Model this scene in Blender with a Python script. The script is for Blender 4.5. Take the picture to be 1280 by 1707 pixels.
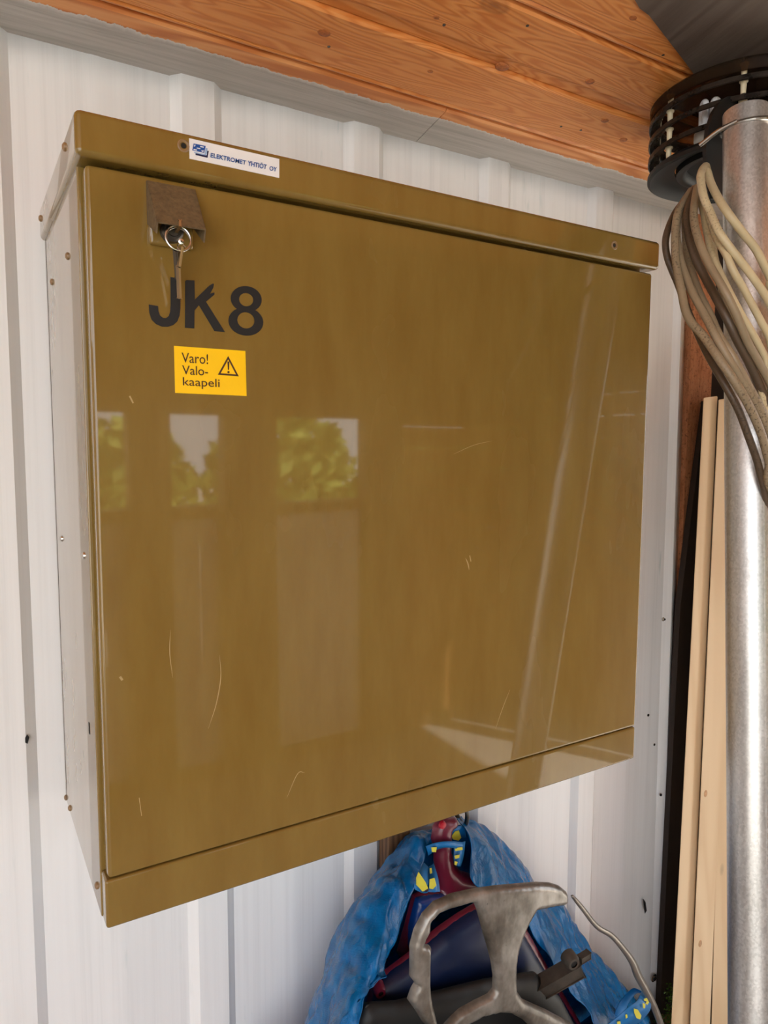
import bpy, bmesh, math, random
import numpy as np
from mathutils import Vector, Matrix, noise as mnoise
from mathutils.geometry import tessellate_polygon

for o in list(bpy.data.objects):
    bpy.data.objects.remove(o)
sc = bpy.context.scene
COL = sc.collection
random.seed(7)

# ------------------------------------------------------------------ camera
Z0 = 1.95                                   # height of the cabinet's top above the floor
CAM = np.array([-0.101, -1.0496, -0.3038 + Z0])
YAW, PITCH, ROLL, FPX = 0.5387, 0.0908, 0.0043, 1179.86
_fw = np.array([math.sin(YAW) * math.cos(PITCH), math.cos(YAW) * math.cos(PITCH), -math.sin(PITCH)])
_r0 = np.array([math.cos(YAW), -math.sin(YAW), 0.0])
_u0 = np.cross(_r0, _fw)
_r = _r0 * math.cos(ROLL) + _u0 * math.sin(ROLL)
_u = -_r0 * math.sin(ROLL) + _u0 * math.cos(ROLL)
cam = bpy.data.cameras.new('camera')
cam.sensor_fit = 'HORIZONTAL'
cam.sensor_width = 36.0
cam.lens = FPX * 36.0 / 1280.0
cam.clip_start = 0.02
cam_o = bpy.data.objects.new('camera', cam)
COL.objects.link(cam_o)
cam_o.matrix_world = Matrix(((_r[0], _u[0], -_fw[0], CAM[0]), (_r[1], _u[1], -_fw[1], CAM[1]),
                             (_r[2], _u[2], -_fw[2], CAM[2]), (0, 0, 0, 1)))
sc.camera = cam_o

# ------------------------------------------------------------------ sky, exposure
world = bpy.data.worlds.new('overcast_sky')
sc.world = world
world.use_nodes = True
bgn = world.node_tree.nodes['Background']
bgn.inputs['Color'].default_value = (0.86, 0.93, 1.0, 1)
bgn.inputs['Strength'].default_value = 1.0
sc.view_settings.view_transform = 'Standard'
sc.view_settings.look = 'None'
sc.view_settings.gamma = 1.0
sc.view_settings.use_curve_mapping = False
sc.view_settings.exposure = 2.2
sun = bpy.data.lights.new('sun', 'SUN')
sun.energy = 7.0; sun.angle = 0.02; sun.color = (1.0, 0.95, 0.88)
sun_o = bpy.data.objects.new('sun', sun); COL.objects.link(sun_o)
sun_o.location = (3, 6, 8)
sun_o.rotation_euler = Vector((-0.42, -0.72, -0.95)).to_track_quat('-Z', 'Y').to_euler()

# ------------------------------------------------------------------ helpers
def at(px, py, y=None, x=None, z=None):
    """point of the place seen at a photograph pixel, on the plane y=, x= or z= (z above the floor)"""
    d = _fw + _r * (px - 640) / FPX - _u * (py - 853.5) / FPX
    if y is not None: t = (y - CAM[1]) / d[1]
    elif x is not None: t = (x - CAM[0]) / d[0]
    else: t = (z - CAM[2]) / d[2]
    return Vector(CAM + d * t)

def srgb(r, g, b):
    f = lambda c: (c / 255 / 12.92) if c / 255 <= 0.04045 else ((c / 255 + 0.055) / 1.055) ** 2.4
    return (f(r), f(g), f(b), 1.0)

class NT:
    """tiny node builder for one material"""
    def __init__(s, name):
        s.m = bpy.data.materials.new(name); s.m.use_nodes = True
        s.t = s.m.node_tree; s.b = s.t.nodes['Principled BSDF']
        s.tc = s.t.nodes.new('ShaderNodeTexCoord')
    def n(s, typ, props=None, **inp):
        nd = s.t.nodes.new('ShaderNode' + typ)
        for k, v in (props or {}).items(): setattr(nd, k, v)
        for k, v in inp.items():
            key = k.replace('_', ' ')
            if key.startswith('i') and key[1:].isdigit(): key = int(key[1:])
            s.put(nd.inputs[key], v)
        return nd
    def put(s, sock, v):
        if hasattr(v, 'is_output') or isinstance(v, bpy.types.NodeSocket): s.t.links.new(v, sock)
        else: sock.default_value = v
    def set(s, **inp):
        for k, v in inp.items(): s.put(s.b.inputs[k.replace('_', ' ')], v)
        return s.m
    def coords(s, scale=(1, 1, 1), rnd=0.0, space='Object', rot=(0, 0, 0)):
        v = s.tc.outputs[space]
        if rnd:
            oi = s.n('ObjectInfo')
            mul = s.n('Math', {'operation': 'MULTIPLY'}, i0=oi.outputs['Random'], i1=rnd)
            v = s.n('VectorMath', {'operation': 'ADD'}, i0=v, i1=mul.outputs[0]).outputs[0]
        return s.n('Mapping', None, Vector=v, Scale=scale, Rotation=rot).outputs[0]
    def noise(s, vec, scale, detail=3, rough=0.5, dist=0.0):
        return s.n('TexNoise', None, Vector=vec, Scale=scale, Detail=detail, Roughness=rough, Distortion=dist).outputs['Fac']
    def ramp(s, fac, stops, interp='LINEAR'):
        r = s.n('ValToRGB', None, Fac=fac); e = r.color_ramp; e.interpolation = interp
        while len(e.elements) < len(stops): e.elements.new(0.5)
        for el, (p, c) in zip(e.elements, stops):
            el.position = p; el.color = c if len(c) == 4 else (*c, 1)
        return r.outputs[0]
    def mix(s, f, a, b, mode='MIX'):
        nd = s.n('MixRGB', {'blend_type': mode})
        s.put(nd.inputs[0], f); s.put(nd.inputs[1], a); s.put(nd.inputs[2], b)
        return nd.outputs[0]
    def math(s, op, a, b=0.0, clamp=False):
        nd = s.n('Math', {'operation': op, 'use_clamp': clamp}); s.put(nd.inputs[0], a); s.put(nd.inputs[1], b)
        return nd.outputs[0]
    def sep(s, vec): return s.n('SeparateXYZ', None, Vector=vec).outputs
    def bump(s, h, strength=0.3, dist=0.002, normal=None):
        nd = s.n('Bump', None, Height=h, Strength=strength, Distance=dist)
        if normal is not None: s.put(nd.inputs['Normal'], normal)
        return nd.outputs[0]

G = lambda v: (v, v, v, 1)
M = {}
def plain(name, c, rough=0.5, metal=0.0, coat=0.0, var=0.12, scale=30, bump=0.0):
    t = NT(name); v = t.coords()
    nz = t.noise(v, scale, 4, 0.6)
    hi = tuple(min(1, x * (1 + var)) for x in c[:3]); lo = tuple(x * (1 - var) for x in c[:3])
    kw = dict(Base_Color=t.ramp(nz, [(0.3, lo), (0.7, hi)]), Roughness=rough, Metallic=metal, Coat_Weight=coat)
    if bump: kw['Normal'] = t.bump(nz, bump, 0.001)
    M[name] = t.set(**kw); return M[name]

def mat_ochre():
    t = NT('ochre_paint'); v = t.coords()
    wave = t.noise(t.coords((1, 1, 1)), 3.2, 2, 0.4)
    fine = t.noise(v, 60, 3, 0.6)
    dirt = t.noise(t.coords((14, 14, 3)), 2.0, 5, 0.65)
    c = t.ramp(dirt, [(0.3, srgb(119, 92, 41)), (0.72, srgb(128, 103, 50))])
    b1 = t.bump(wave, 0.035, 0.012)
    rough = t.ramp(t.noise(t.coords((3, 3, 1.2)), 2.2, 4, 0.6), [(0.35, G(0.16)), (0.75, G(0.34))])
    M['ochre'] = t.set(Base_Color=c, Roughness=rough, Normal=b1, Specular_IOR_Level=0.15, Coat_Weight=0.9, Coat_Roughness=0.035, Coat_Normal=b1)
mat_ochre()

def mat_sheet():
    t = NT('white_painted_sheet'); v = t.coords()
    streak = t.noise(t.coords((90, 90, 1.2)), 1.0, 4, 0.65)
    blot = t.noise(t.coords((6, 6, 1.3)), 1.0, 4, 0.6)
    c = t.ramp(streak, [(0.25, srgb(222, 221, 220)), (0.5, srgb(231, 230, 229)), (0.8, srgb(235, 234, 233))])
    # places where the older blue-green sheet shows through the brushed paint
    thin = t.math('MULTIPLY', t.ramp(t.noise(t.coords((60, 60, 7)), 1.0, 3, 0.7), [(0.62, G(0)), (0.75, G(1))]),
                  t.ramp(t.noise(t.coords((4, 4, 3)), 1.0, 2), [(0.52, G(0)), (0.66, G(1))]))
    c = t.mix(t.math('MULTIPLY', thin, 0.4), c, srgb(150, 178, 176))
    c = t.mix(t.math('MULTIPLY', t.ramp(blot, [(0.55, G(0)), (0.8, G(1))]), 0.22), c, srgb(196, 186, 176))
    M['sheet'] = t.set(Base_Color=c, Roughness=0.42, Normal=t.bump(streak, 0.10, 0.0012))
mat_sheet()

def wood(name, light, mid, dark, axis='X', knots=True, rough=0.5, coat=0.0, freq=1.0, bump=0.25, paint=None, contrast=1.0):
    """grain runs along axis; light/mid/dark are sRGB colours"""
    t = NT(name)
    sx = {'X': (0.9, 9, 9), 'Y': (9, 0.9, 9), 'Z': (9, 9, 0.9)}[axis]
    v = t.coords(sx, rnd=23.0)
    warp = t.noise(v, 0.9 * freq, 3, 0.5)
    vw = t.n('VectorMath', {'operation': 'MULTIPLY_ADD'}, i0=warp, i1=(2.2, 2.2, 2.2), i2=v).outputs[0]
    wv = t.n('TexWave', {'wave_type': 'BANDS', 'bands_direction': 'DIAGONAL'}, Vector=vw, Scale=1.6 * freq, Distortion=3.0, Detail=3.0,
             Detail_Scale=1.2, Detail_Roughness=0.6).outputs['Fac']
    fib = t.noise(t.coords(tuple(k * 9 if k > 1 else k * 3 for k in sx), rnd=23.0), 1.6, 4, 0.65)
    c = t.ramp(wv, [(0.0, srgb(*light)), (0.55, srgb(*mid)), (1.0, srgb(*dark))])
    c = t.mix(t.ramp(fib, [(0.35, G(0)), (0.75, G(0.45 * contrast))]), c, srgb(*dark))
    blot = t.noise(t.coords(tuple(k * 0.4 for k in sx), rnd=11.0), 1.5, 3)
    c = t.mix(t.ramp(blot, [(0.35, G(0)), (0.7, G(0.35))]), c, srgb(*mid))
    h = t.math('ADD', t.math('MULTIPLY', wv, 0.6), fib)
    if knots:
        kv = t.coords({'X': (6, 11, 0), 'Y': (11, 6, 0), 'Z': (11, 0, 6)}[axis], rnd=31.0)
        vo = t.n('TexVoronoi', {'feature': 'F1'}, Vector=kv, Scale=1.0)
        on = t.math('GREATER_THAN', t.sep(vo.outputs['Color'])[0], 0.80)
        k = t.math('MULTIPLY', t.ramp(vo.outputs['Distance'], [(0.05, G(1)), (0.085, G(0.55)), (0.12, G(0.75)), (0.16, G(0))]), on)
        c = t.mix(t.math('MULTIPLY', k, 0.8), c, tuple(x * 0.55 for x in srgb(*dark)[:3]) + (1,))
    kw = {}
    if paint:                                       # (edge, colour): painted where local y is above edge
        edge, pc = paint
        y = t.sep(t.tc.outputs['Object'])[1]
        ev = t.noise(t.coords((9, 9, 9)), 1.0, 3, 0.6)
        ev2 = t.noise(t.coords((160, 14, 14)), 1.0, 2, 0.6)
        e = t.math('ADD', t.math('MULTIPLY', t.math('SUBTRACT', ev, 0.5), 0.02), t.math('MULTIPLY', t.math('SUBTRACT', ev2, 0.5), 0.009))
        d = t.math('SUBTRACT', t.math('ADD', y, e), edge)
        mask = t.math('MULTIPLY', d, 900, True)
        rim = t.math('MULTIPLY', mask, t.ramp(d, [(0.0, G(1)), (0.006, G(0.0))]))
        pcol = t.mix(t.ramp(fib, [(0.4, G(0)), (0.75, G(0.7))]), srgb(*pc), srgb(pc[0] - 42, pc[1] - 42, pc[2] - 44))
        pcol = t.mix(rim, pcol, srgb(222, 216, 210))
        c = t.mix(mask, c, pcol)
    M[name] = t.set(Base_Color=c, Roughness=rough, Coat_Weight=coat, Coat_Roughness=0.25, Normal=t.bump(h, bump, 0.0015))
    return M[name]

wood('orange_stained_pine', (236, 160, 92), (229, 149, 80), (212, 126, 58), 'X', True, 0.42, 0.1, 1.8, 0.35, contrast=0.6)
wood('orange_pine_recess', (214, 124, 50), (198, 106, 36), (168, 82, 24), 'X', False, 0.4, 0.2)
wood('half_painted_pine', (232, 164, 104), (222, 146, 84), (200, 120, 62), 'X', False, 0.5, 0.1, contrast=0.7, paint=(-0.066, (186, 180, 174)))
wood('dark_weathered_board', (102, 89, 80), (95, 82, 74), (82, 69, 61), 'Y', False, 0.75, 0.0, 0.6, 0.4, contrast=0.9)
wood('pale_planed_pine', (222, 196, 158), (218, 191, 152), (212, 182, 142), 'Z', True, 0.5, 0.0, 0.5, 0.05, contrast=0.3)
wood('tan_shed_boards', (196, 146, 92), (180, 126, 72), (140, 90, 46), 'X', False, 0.5, 0.0)
wood('brown_post_wood', (128, 92, 62), (112, 78, 50), (80, 52, 32), 'Z', False, 0.6, 0.0)
wood('white_boards', (214, 210, 204), (206, 202, 196), (180, 176, 170), 'Z', False, 0.5, 0.0, contrast=0.4)

def mat_rusty():
    t = NT('red_brown_stud'); v = t.coords()
    a = t.noise(t.coords((130, 130, 26)), 1.0, 4, 0.7)
    b = t.noise(v, 210, 3, 0.7)
    c = t.ramp(a, [(0.3, srgb(146, 90, 56)), (0.5, srgb(180, 118, 78)), (0.8, srgb(196, 138, 98))])
    c = t.mix(t.ramp(b, [(0.56, G(0)), (0.68, G(0.75))]), c, srgb(70, 40, 26))
    M['stud'] = t.set(Base_Color=c, Roughness=0.8, Normal=t.bump(b, 0.5, 0.002))
mat_rusty()

def mat_galv():
    t = NT('galvanised_steel'); v = t.coords()
    vo = t.n('TexVoronoi', {'feature': 'F1'}, Vector=t.coords((1, 1, 0.8)), Scale=420.0)
    sp = t.sep(vo.outputs['Color'])[0]
    st = t.noise(t.coords((50, 50, 2.5)), 1.0, 4, 0.65)
    f = t.math('ADD', t.math('MULTIPLY', sp, 0.22), t.math('MULTIPLY', st, 0.75))
    c = t.ramp(f, [(0.25, srgb(176, 174, 171)), (0.75, srgb(224, 222, 219))])
    grime = t.ramp(t.noise(t.coords((22, 22, 9)), 1.0, 5, 0.7), [(0.62, G(0)), (0.74, G(0.55))])
    c = t.mix(grime, c, srgb(112, 106, 98))
    r = t.ramp(f, [(0.2, G(0.30)), (0.8, G(0.44))])
    M['galv'] = t.set(Base_Color=c, Metallic=0.8, Roughness=r, Normal=t.bump(st, 0.06, 0.001))
mat_galv()

def mat_tarp():
    t = NT('blue_woven_plastic'); v = t.tc.outputs['UV']
    wx = t.n('TexWave', {'wave_type': 'BANDS', 'bands_direction': 'X'}, Vector=v, Scale=10.0).outputs['Fac']
    wy = t.n('TexWave', {'wave_type': 'BANDS', 'bands_direction': 'Y'}, Vector=v, Scale=10.0).outputs['Fac']
    weave = t.math('MULTIPLY', wx, wy)
    cr = t.noise(t.coords((1, 1, 1)), 26, 5, 0.65, 0.8)
    c = t.ramp(cr, [(0.3, srgb(0, 78, 138)), (0.7, srgb(0, 110, 176))])
    c = t.mix(t.math('MULTIPLY', weave, 0.2), c, srgb(40, 134, 190))
    rdg = t.math('ABSOLUTE', t.math('SUBTRACT', t.noise(t.coords((1, 1, 0.6)), 34, 4, 0.6, 0.6), 0.5))
    n1 = t.bump(rdg, 0.5, 0.010, t.bump(cr, 0.25, 0.005))
    M['tarp'] = t.set(Base_Color=c, Roughness=0.22, Specular_IOR_Level=0.32, Normal=t.bump(weave, 0.25, 0.0006, n1))
mat_tarp()

def mat_concrete(name, lo, hi, sc_=14, bump=0.4):
    t = NT(name); v = t.coords()
    a = t.noise(v, sc_, 6, 0.7); b = t.noise(v, sc_ * 12, 3, 0.7)
    f = t.math('ADD', t.math('MULTIPLY', a, 0.6), t.math('MULTIPLY', b, 0.4))
    M[name] = t.set(Base_Color=t.ramp(f, [(0.3, srgb(*lo)), (0.7, srgb(*hi))]), Roughness=0.85, Normal=t.bump(f, bump, 0.004))
mat_concrete('concrete', (120, 118, 114), (158, 156, 150))
mat_concrete('dark_concrete', (62, 64, 66), (104, 106, 108), 40, 0.7)
mat_concrete('gravel', (148, 142, 132), (196, 190, 180), 6, 0.6)

def mat_cable(name, c, sp):
    t = NT(name); v = t.coords()
    spk = t.ramp(t.noise(v, 330, 2, 0.5), [(0.56, G(0)), (0.62, G(sp))])
    pat = t.ramp(t.noise(v, 9, 2), [(0.42, G(0)), (0.6, G(1))])
    d = t.noise(v, 24, 4, 0.6)
    col = t.ramp(d, [(0.3, tuple(x * 0.8 for x in srgb(*c)[:3])), (0.7, srgb(*c))])
    col = t.mix(t.math('MULTIPLY', spk, pat), col, srgb(58, 46, 34))
    M[name] = t.set(Base_Color=col, Roughness=0.45)
mat_cable('cream_cable', (206, 188, 150), 0.5)
mat_cable('dusty_shaded_cable', (150, 131, 104), 0.7)  # dust, and shading on the left of the bundle put into the colour
mat_cable('grimy_shaded_cable', (88, 71, 54), 0.95)  # grime, darkened further for the shaded side of the bundle

def mat_fairing():
    t = NT('worn_silver_plastic'); v = t.coords()
    a = t.noise(t.coords((7, 7, 5)), 1.4, 5, 0.65)
    b = t.noise(v, 150, 3, 0.7)
    c = t.ramp(a, [(0.34, srgb(52, 46, 40)), (0.48, srgb(98, 90, 80)), (0.66, srgb(150, 144, 136))])
    c = t.mix(t.ramp(b, [(0.68, G(0)), (0.73, G(0.6))]), c, srgb(40, 36, 33))
    M['silver'] = t.set(Base_Color=c, Roughness=t.ramp(a, [(0.3, G(0.6)), (0.6, G(0.3))]), Metallic=0.35, Coat_Weight=0.2)
mat_fairing()

def mat_smoked():
    t = NT('smoked_plastic'); v = t.coords()
    a = t.noise(v, 40, 5, 0.7)
    c = t.ramp(a, [(0.4, srgb(36, 30, 26)), (0.8, srgb(70, 60, 52))])
    M['smoked'] = t.set(Base_Color=c, Roughness=t.ramp(a, [(0.3, G(0.18)), (0.7, G(0.4))]), Transmission_Weight=0.3, IOR=1.2)
mat_smoked()

def mat_leaf(name, a, b):
    t = NT(name)
    nz = t.noise(t.coords((1, 1, 1)), 5, 3)
    M[name] = t.set(Base_Color=t.ramp(nz, [(0.3, srgb(*a)), (0.7, srgb(*b))]), Roughness=0.5, Subsurface_Weight=0.0)
mat_leaf('leaves', (96, 122, 44), (176, 186, 90))
mat_leaf('moss', (58, 96, 20), (110, 160, 34))

def mat_smoked_clear():
    t = NT('smoked_clear_plastic'); a = t.noise(t.coords(), 60, 5, 0.7)
    M['smoked_clear'] = t.set(Base_Color=t.ramp(a, [(0.35, srgb(96, 74, 54)), (0.7, srgb(132, 108, 84))]), Roughness=0.12, Transmission_Weight=0.9, IOR=1.08)
mat_smoked_clear()
plain('black_letter', srgb(12, 10, 10), 0.6, var=0.2)
plain('scratched_paint', srgb(168, 142, 92), 0.5)
plain('knot_wood', srgb(178, 102, 50), 0.5, var=0.35, scale=260)
plain('pale_knot', srgb(186, 142, 100), 0.5, var=0.25, scale=200)
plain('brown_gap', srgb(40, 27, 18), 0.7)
plain('yellow_sticker', srgb(250, 198, 4), 0.35, var=0.03)
plain('print_brown', srgb(66, 34, 18), 0.5)
plain('white_plate', srgb(226, 224, 224), 0.3, var=0.03)
plain('print_blue', srgb(24, 78, 152), 0.4)
plain('print_navy', srgb(20, 28, 70), 0.4)
plain('print_pale', srgb(150, 176, 208), 0.4)
plain('steel', srgb(196, 192, 186), 0.22, 1.0, var=0.08)
plain('dark_steel', srgb(92, 86, 80), 0.4, 0.9)
plain('brass_key', srgb(170, 142, 104), 0.35, 0.85)
plain('worn_hood', srgb(100, 82, 56), 0.6, var=0.28, scale=220, bump=0.2)
plain('rivet_paint', srgb(134, 104, 70), 0.35)
plain('black_plastic', srgb(9, 9, 9), 0.55, var=0.3)
plain('cream_plastic', srgb(214, 200, 168), 0.45, var=0.15)
plain('bulb_glass', srgb(226, 224, 226), 0.25, var=0.04)
plain('bulb_base', srgb(210, 202, 190), 0.45, var=0.08)
plain('navy_paint', srgb(8, 25, 60), 0.4, 0.0, 0.0, var=0.3, scale=8)
plain('maroon_paint', srgb(104, 22, 46), 0.35, 0.0, 0.4, var=0.25, scale=14)
plain('blue_reflection_tone', srgb(8, 52, 118), 0.3, 0.0, 0.3, var=0.3, scale=9)
plain('bracket_iron', srgb(70, 62, 54), 0.65, 0.3, var=0.35, scale=40, bump=0.3)
plain('strap_blue', srgb(14, 112, 178), 0.45, var=0.12)
plain('strap_yellow', srgb(214, 206, 66), 0.5, var=0.1)
plain('dark_hole', srgb(18, 14, 12), 0.8)
plain('red_reflector', srgb(170, 20, 40), 0.3)
plain('aluminium', srgb(150, 142, 134), 0.32, 0.7, var=0.15)

# ---- objects
def setp(o, label=None, cat=None, group=None, kind=None):
    if label: o['label'] = label
    if cat: o['category'] = cat
    if group: o['group'] = group
    if kind: o['kind'] = kind
    return o

def parent_to(o, par):
    o.parent = par
    o.matrix_parent_inverse = Matrix.Translation(-par_world(par))
def par_world(o):
    w = Vector((0, 0, 0))
    while o is not None:
        w += Vector(o.location)
        if o.parent is not None: w += o.matrix_parent_inverse.translation
        o = o.parent
    return w

def thing(name, loc, label, cat, group=None):
    e = bpy.data.objects.new(name, None); e.empty_display_size = 0.05
    e.location = loc; COL.objects.link(e)
    return setp(e, label, cat, group)

def obj(name, bm, mat, par=None, smooth=False, angle=35):
    """link a bmesh (world coordinates) as ONE object; a top-level mesh gets its origin at its base"""
    me = bpy.data.meshes.new(name)
    if isinstance(bm, tuple):
        me.from_pydata(bm[0], [], bm[1])
    else:
        bm.to_mesh(me); bm.free()
    o = bpy.data.objects.new(name, me); COL.objects.link(o)
    me.materials.append(M[mat] if isinstance(mat, str) else mat)
    if smooth:
        for p in me.polygons: p.use_smooth = True
        try: me.set_sharp_from_angle(angle=math.radians(angle))
        except Exception: pass
    if par is not None: parent_to(o, par)
    else: rebase(o)
    return o

def rebase(o):
    vs = np.array([v.co[:] for v in o.data.vertices])
    c = Vector(((vs[:, 0].min() + vs[:, 0].max()) / 2, (vs[:, 1].min() + vs[:, 1].max()) / 2, vs[:, 2].min()))
    o.data.transform(Matrix.Translation(-c)); o.location = c

def weighted(o):
    m = o.modifiers.new('weighted', 'WEIGHTED_NORMAL'); m.weight = 100; m.keep_sharp = False
    return o

def struct(name, bm, mat, par=None, **kw):
    o = obj(name, bm, mat, par, **kw)
    if par is None: o['kind'] = 'structure'
    return o

def box(lo, hi, bev=0.0, seg=2, bm=None):
    bm = bm or bmesh.new()
    r = bmesh.ops.create_cube(bm, size=1)
    vs = r['verts']
    for v in vs:
        v.co = Vector([lo[i] + (v.co[i] + 0.5) * (hi[i] - lo[i]) for i in range(3)])
    if bev > 0:
        es = list({e for v in vs for e in v.link_edges})
        bmesh.ops.bevel(bm, geom=es, offset=bev, segments=seg, affect='EDGES', profile=0.5)
    return bm

def obox(a, b, w, h, up=(0, 0, 1), bev=0.0, bm=None):
    """box along a->b, width w sideways, height h along up"""
    bm = bm or bmesh.new()
    a, b = Vector(a), Vector(b); d = (b - a); L = d.length; d.normalize()
    s = d.cross(Vector(up)).normalized(); u = s.cross(d).normalized()
    r = bmesh.ops.create_cube(bm, size=1)
    for v in r['verts']:
        c = v.co.copy(); v.co = a + d * (c.x + 0.5) * L + s * c.y * w + u * c.z * h
    if bev > 0:
        es = list({e for v in r['verts'] for e in v.link_edges})
        bmesh.ops.bevel(bm, geom=es, offset=bev, segments=2, affect='EDGES')
    return bm

def catmull(pts, n=8):
    P = [Vector(p) for p in pts]
    if len(P) < 3: return P
    P = [P[0] * 2 - P[1]] + P + [P[-1] * 2 - P[-2]]
    out = []
    for i in range(1, len(P) - 2):
        p0, p1, p2, p3 = P[i - 1:i + 3]
        for k in range(n):
            t = k / n
            out.append(0.5 * (2 * p1 + (p2 - p0) * t + (2 * p0 - 5 * p1 + 4 * p2 - p3) * t * t + (3 * p1 - p0 - 3 * p2 + p3) * t ** 3))
    out.append(P[-2]); return out

def tube(path, r, seg=10, cap=True, closed=False, bm=None):
    bm = bm or bmesh.new()
    P = [Vector(p) for p in path]; n = len(P); rings = []
    T = []
    for i in range(n):
        if closed: d = P[(i + 1) % n] - P[i - 1]
        else: d = P[min(i + 1, n - 1)] - P[max(i - 1, 0)]
        T.append(d.normalized())
    ref = Vector((0, 0, 1)) if abs(T[0].z) < 0.9 else Vector((1, 0, 0))
    N = T[0].cross(ref).normalized()
    for i in range(n):
        N = (N - T[i] * N.dot(T[i])).normalized(); Bv = T[i].cross(N)
        rr = r[i] if isinstance(r, (list, tuple)) else r
        rings.append([bm.verts.new(P[i] + (N * math.cos(a) + Bv * math.sin(a)) * rr) for a in [2 * math.pi * k / seg for k in range(seg)]])
    m = n if closed else n - 1
    for i in range(m):
        A, Bq = rings[i], rings[(i + 1) % n]
        for k in range(seg):
            bm.faces.new((A[k], A[(k + 1) % seg], Bq[(k + 1) % seg], Bq[k]))
    if cap and not closed:
        bm.faces.new(rings[0][::-1]); bm.faces.new(rings[-1])
    bmesh.ops.recalc_face_normals(bm, faces=bm.faces)
    return bm

def lathe(profile, loc, seg=32, axis=None, bm=None):
    """profile of (r, h) turned about an axis through loc (default +z)"""
    bm = bm or bmesh.new()
    ax = Vector(axis or (0, 0, 1)).normalized()
    ref = Vector((1, 0, 0)) if abs(ax.x) < 0.9 else Vector((0, 1, 0))
    u = ax.cross(ref).normalized(); v = ax.cross(u); loc = Vector(loc); rings = []
    for r, h in profile:
        if r < 1e-6: rings.append([bm.verts.new(loc + ax * h)])
        else: rings.append([bm.verts.new(loc + ax * h + (u * math.cos(2 * math.pi * k / seg) + v * math.sin(2 * math.pi * k / seg)) * r) for k in range(seg)])
    for A, Bq in zip(rings, rings[1:]):
        for k in range(seg):
            k2 = (k + 1) % seg
            if len(A) == 1 and len(Bq) == 1: continue
            if len(A) == 1: bm.faces.new((A[0], Bq[k], Bq[k2]))
            elif len(Bq) == 1: bm.faces.new((A[k], Bq[0], A[k2]))
            else: bm.faces.new((A[k], Bq[k], Bq[k2], A[k2]))
    bmesh.ops.recalc_face_normals(bm, faces=bm.faces)
    return bm

def flat_poly(loops, thick=0.0004, bm=None):
    """loops of world points (outer, holes...) in a plane of constant y, as a thin slab facing -y"""
    bm = bm or bmesh.new()
    loops = [[Vector(p) for p in lp] for lp in loops]
    flatv = [p for lp in loops for p in lp]
    tris = tessellate_polygon(loops)
    f = [bm.verts.new(p) for p in flatv]
    b = [bm.verts.new(p + Vector((0, thick, 0))) for p in flatv]
    for t in tris:
        try:
            bm.faces.new([f[i] for i in t]); bm.faces.new([b[i] for i in reversed(t)])
        except ValueError: pass
    k = 0
    for lp in loops:
        n = len(lp)
        for i in range(n):
            j = (i + 1) % n
            try: bm.faces.new((f[k + i], f[k + j], b[k + j], b[k + i]))
            except ValueError: pass
        k += n
    bmesh.ops.recalc_face_normals(bm, faces=bm.faces)
    return bm

def text_bm(s, x0, x1, z0, z1, y, bold=0.0, shear=0.0, thick=0.0003, zx=0.0):
    """text fitted into the rectangle x0..x1, z0..z1 on the plane y, facing -y"""
    cu = bpy.data.curves.new('txt', 'FONT'); cu.body = s; cu.size = 1; cu.offset = bold; cu.shear = shear; cu.resolution_u = 4
    o = bpy.data.objects.new('txt', cu); COL.objects.link(o)
    dg = bpy.context.evaluated_depsgraph_get()
    me = bpy.data.meshes.new_from_object(o.evaluated_get(dg))
    bpy.data.objects.remove(o); bpy.data.curves.remove(cu)
    bm = bmesh.new(); bm.from_mesh(me); bpy.data.meshes.remove(me)
    xs = [v.co.x for v in bm.verts]; ys = [v.co.y for v in bm.verts]
    a, b, c, d = min(xs), max(xs), min(ys), max(ys)
    for v in bm.verts:
        u = (v.co.x - a) / (b - a); w = (v.co.y - c) / (d - c)
        v.co = Vector((x0 + u * (x1 - x0), y, z0 + w * (z1 - z0) + zx * u))
    bmesh.ops.recalc_face_normals(bm, faces=bm.faces)
    for f in bm.faces:
        if f.normal.y > 0: f.normal_flip()
    r = bmesh.ops.extrude_face_region(bm, geom=list(bm.faces))
    for v in [e for e in r['geom'] if isinstance(e, bmesh.types.BMVert)]: v.co.y -= thick
    bmesh.ops.recalc_face_normals(bm, faces=bm.faces)
    return bm

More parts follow.
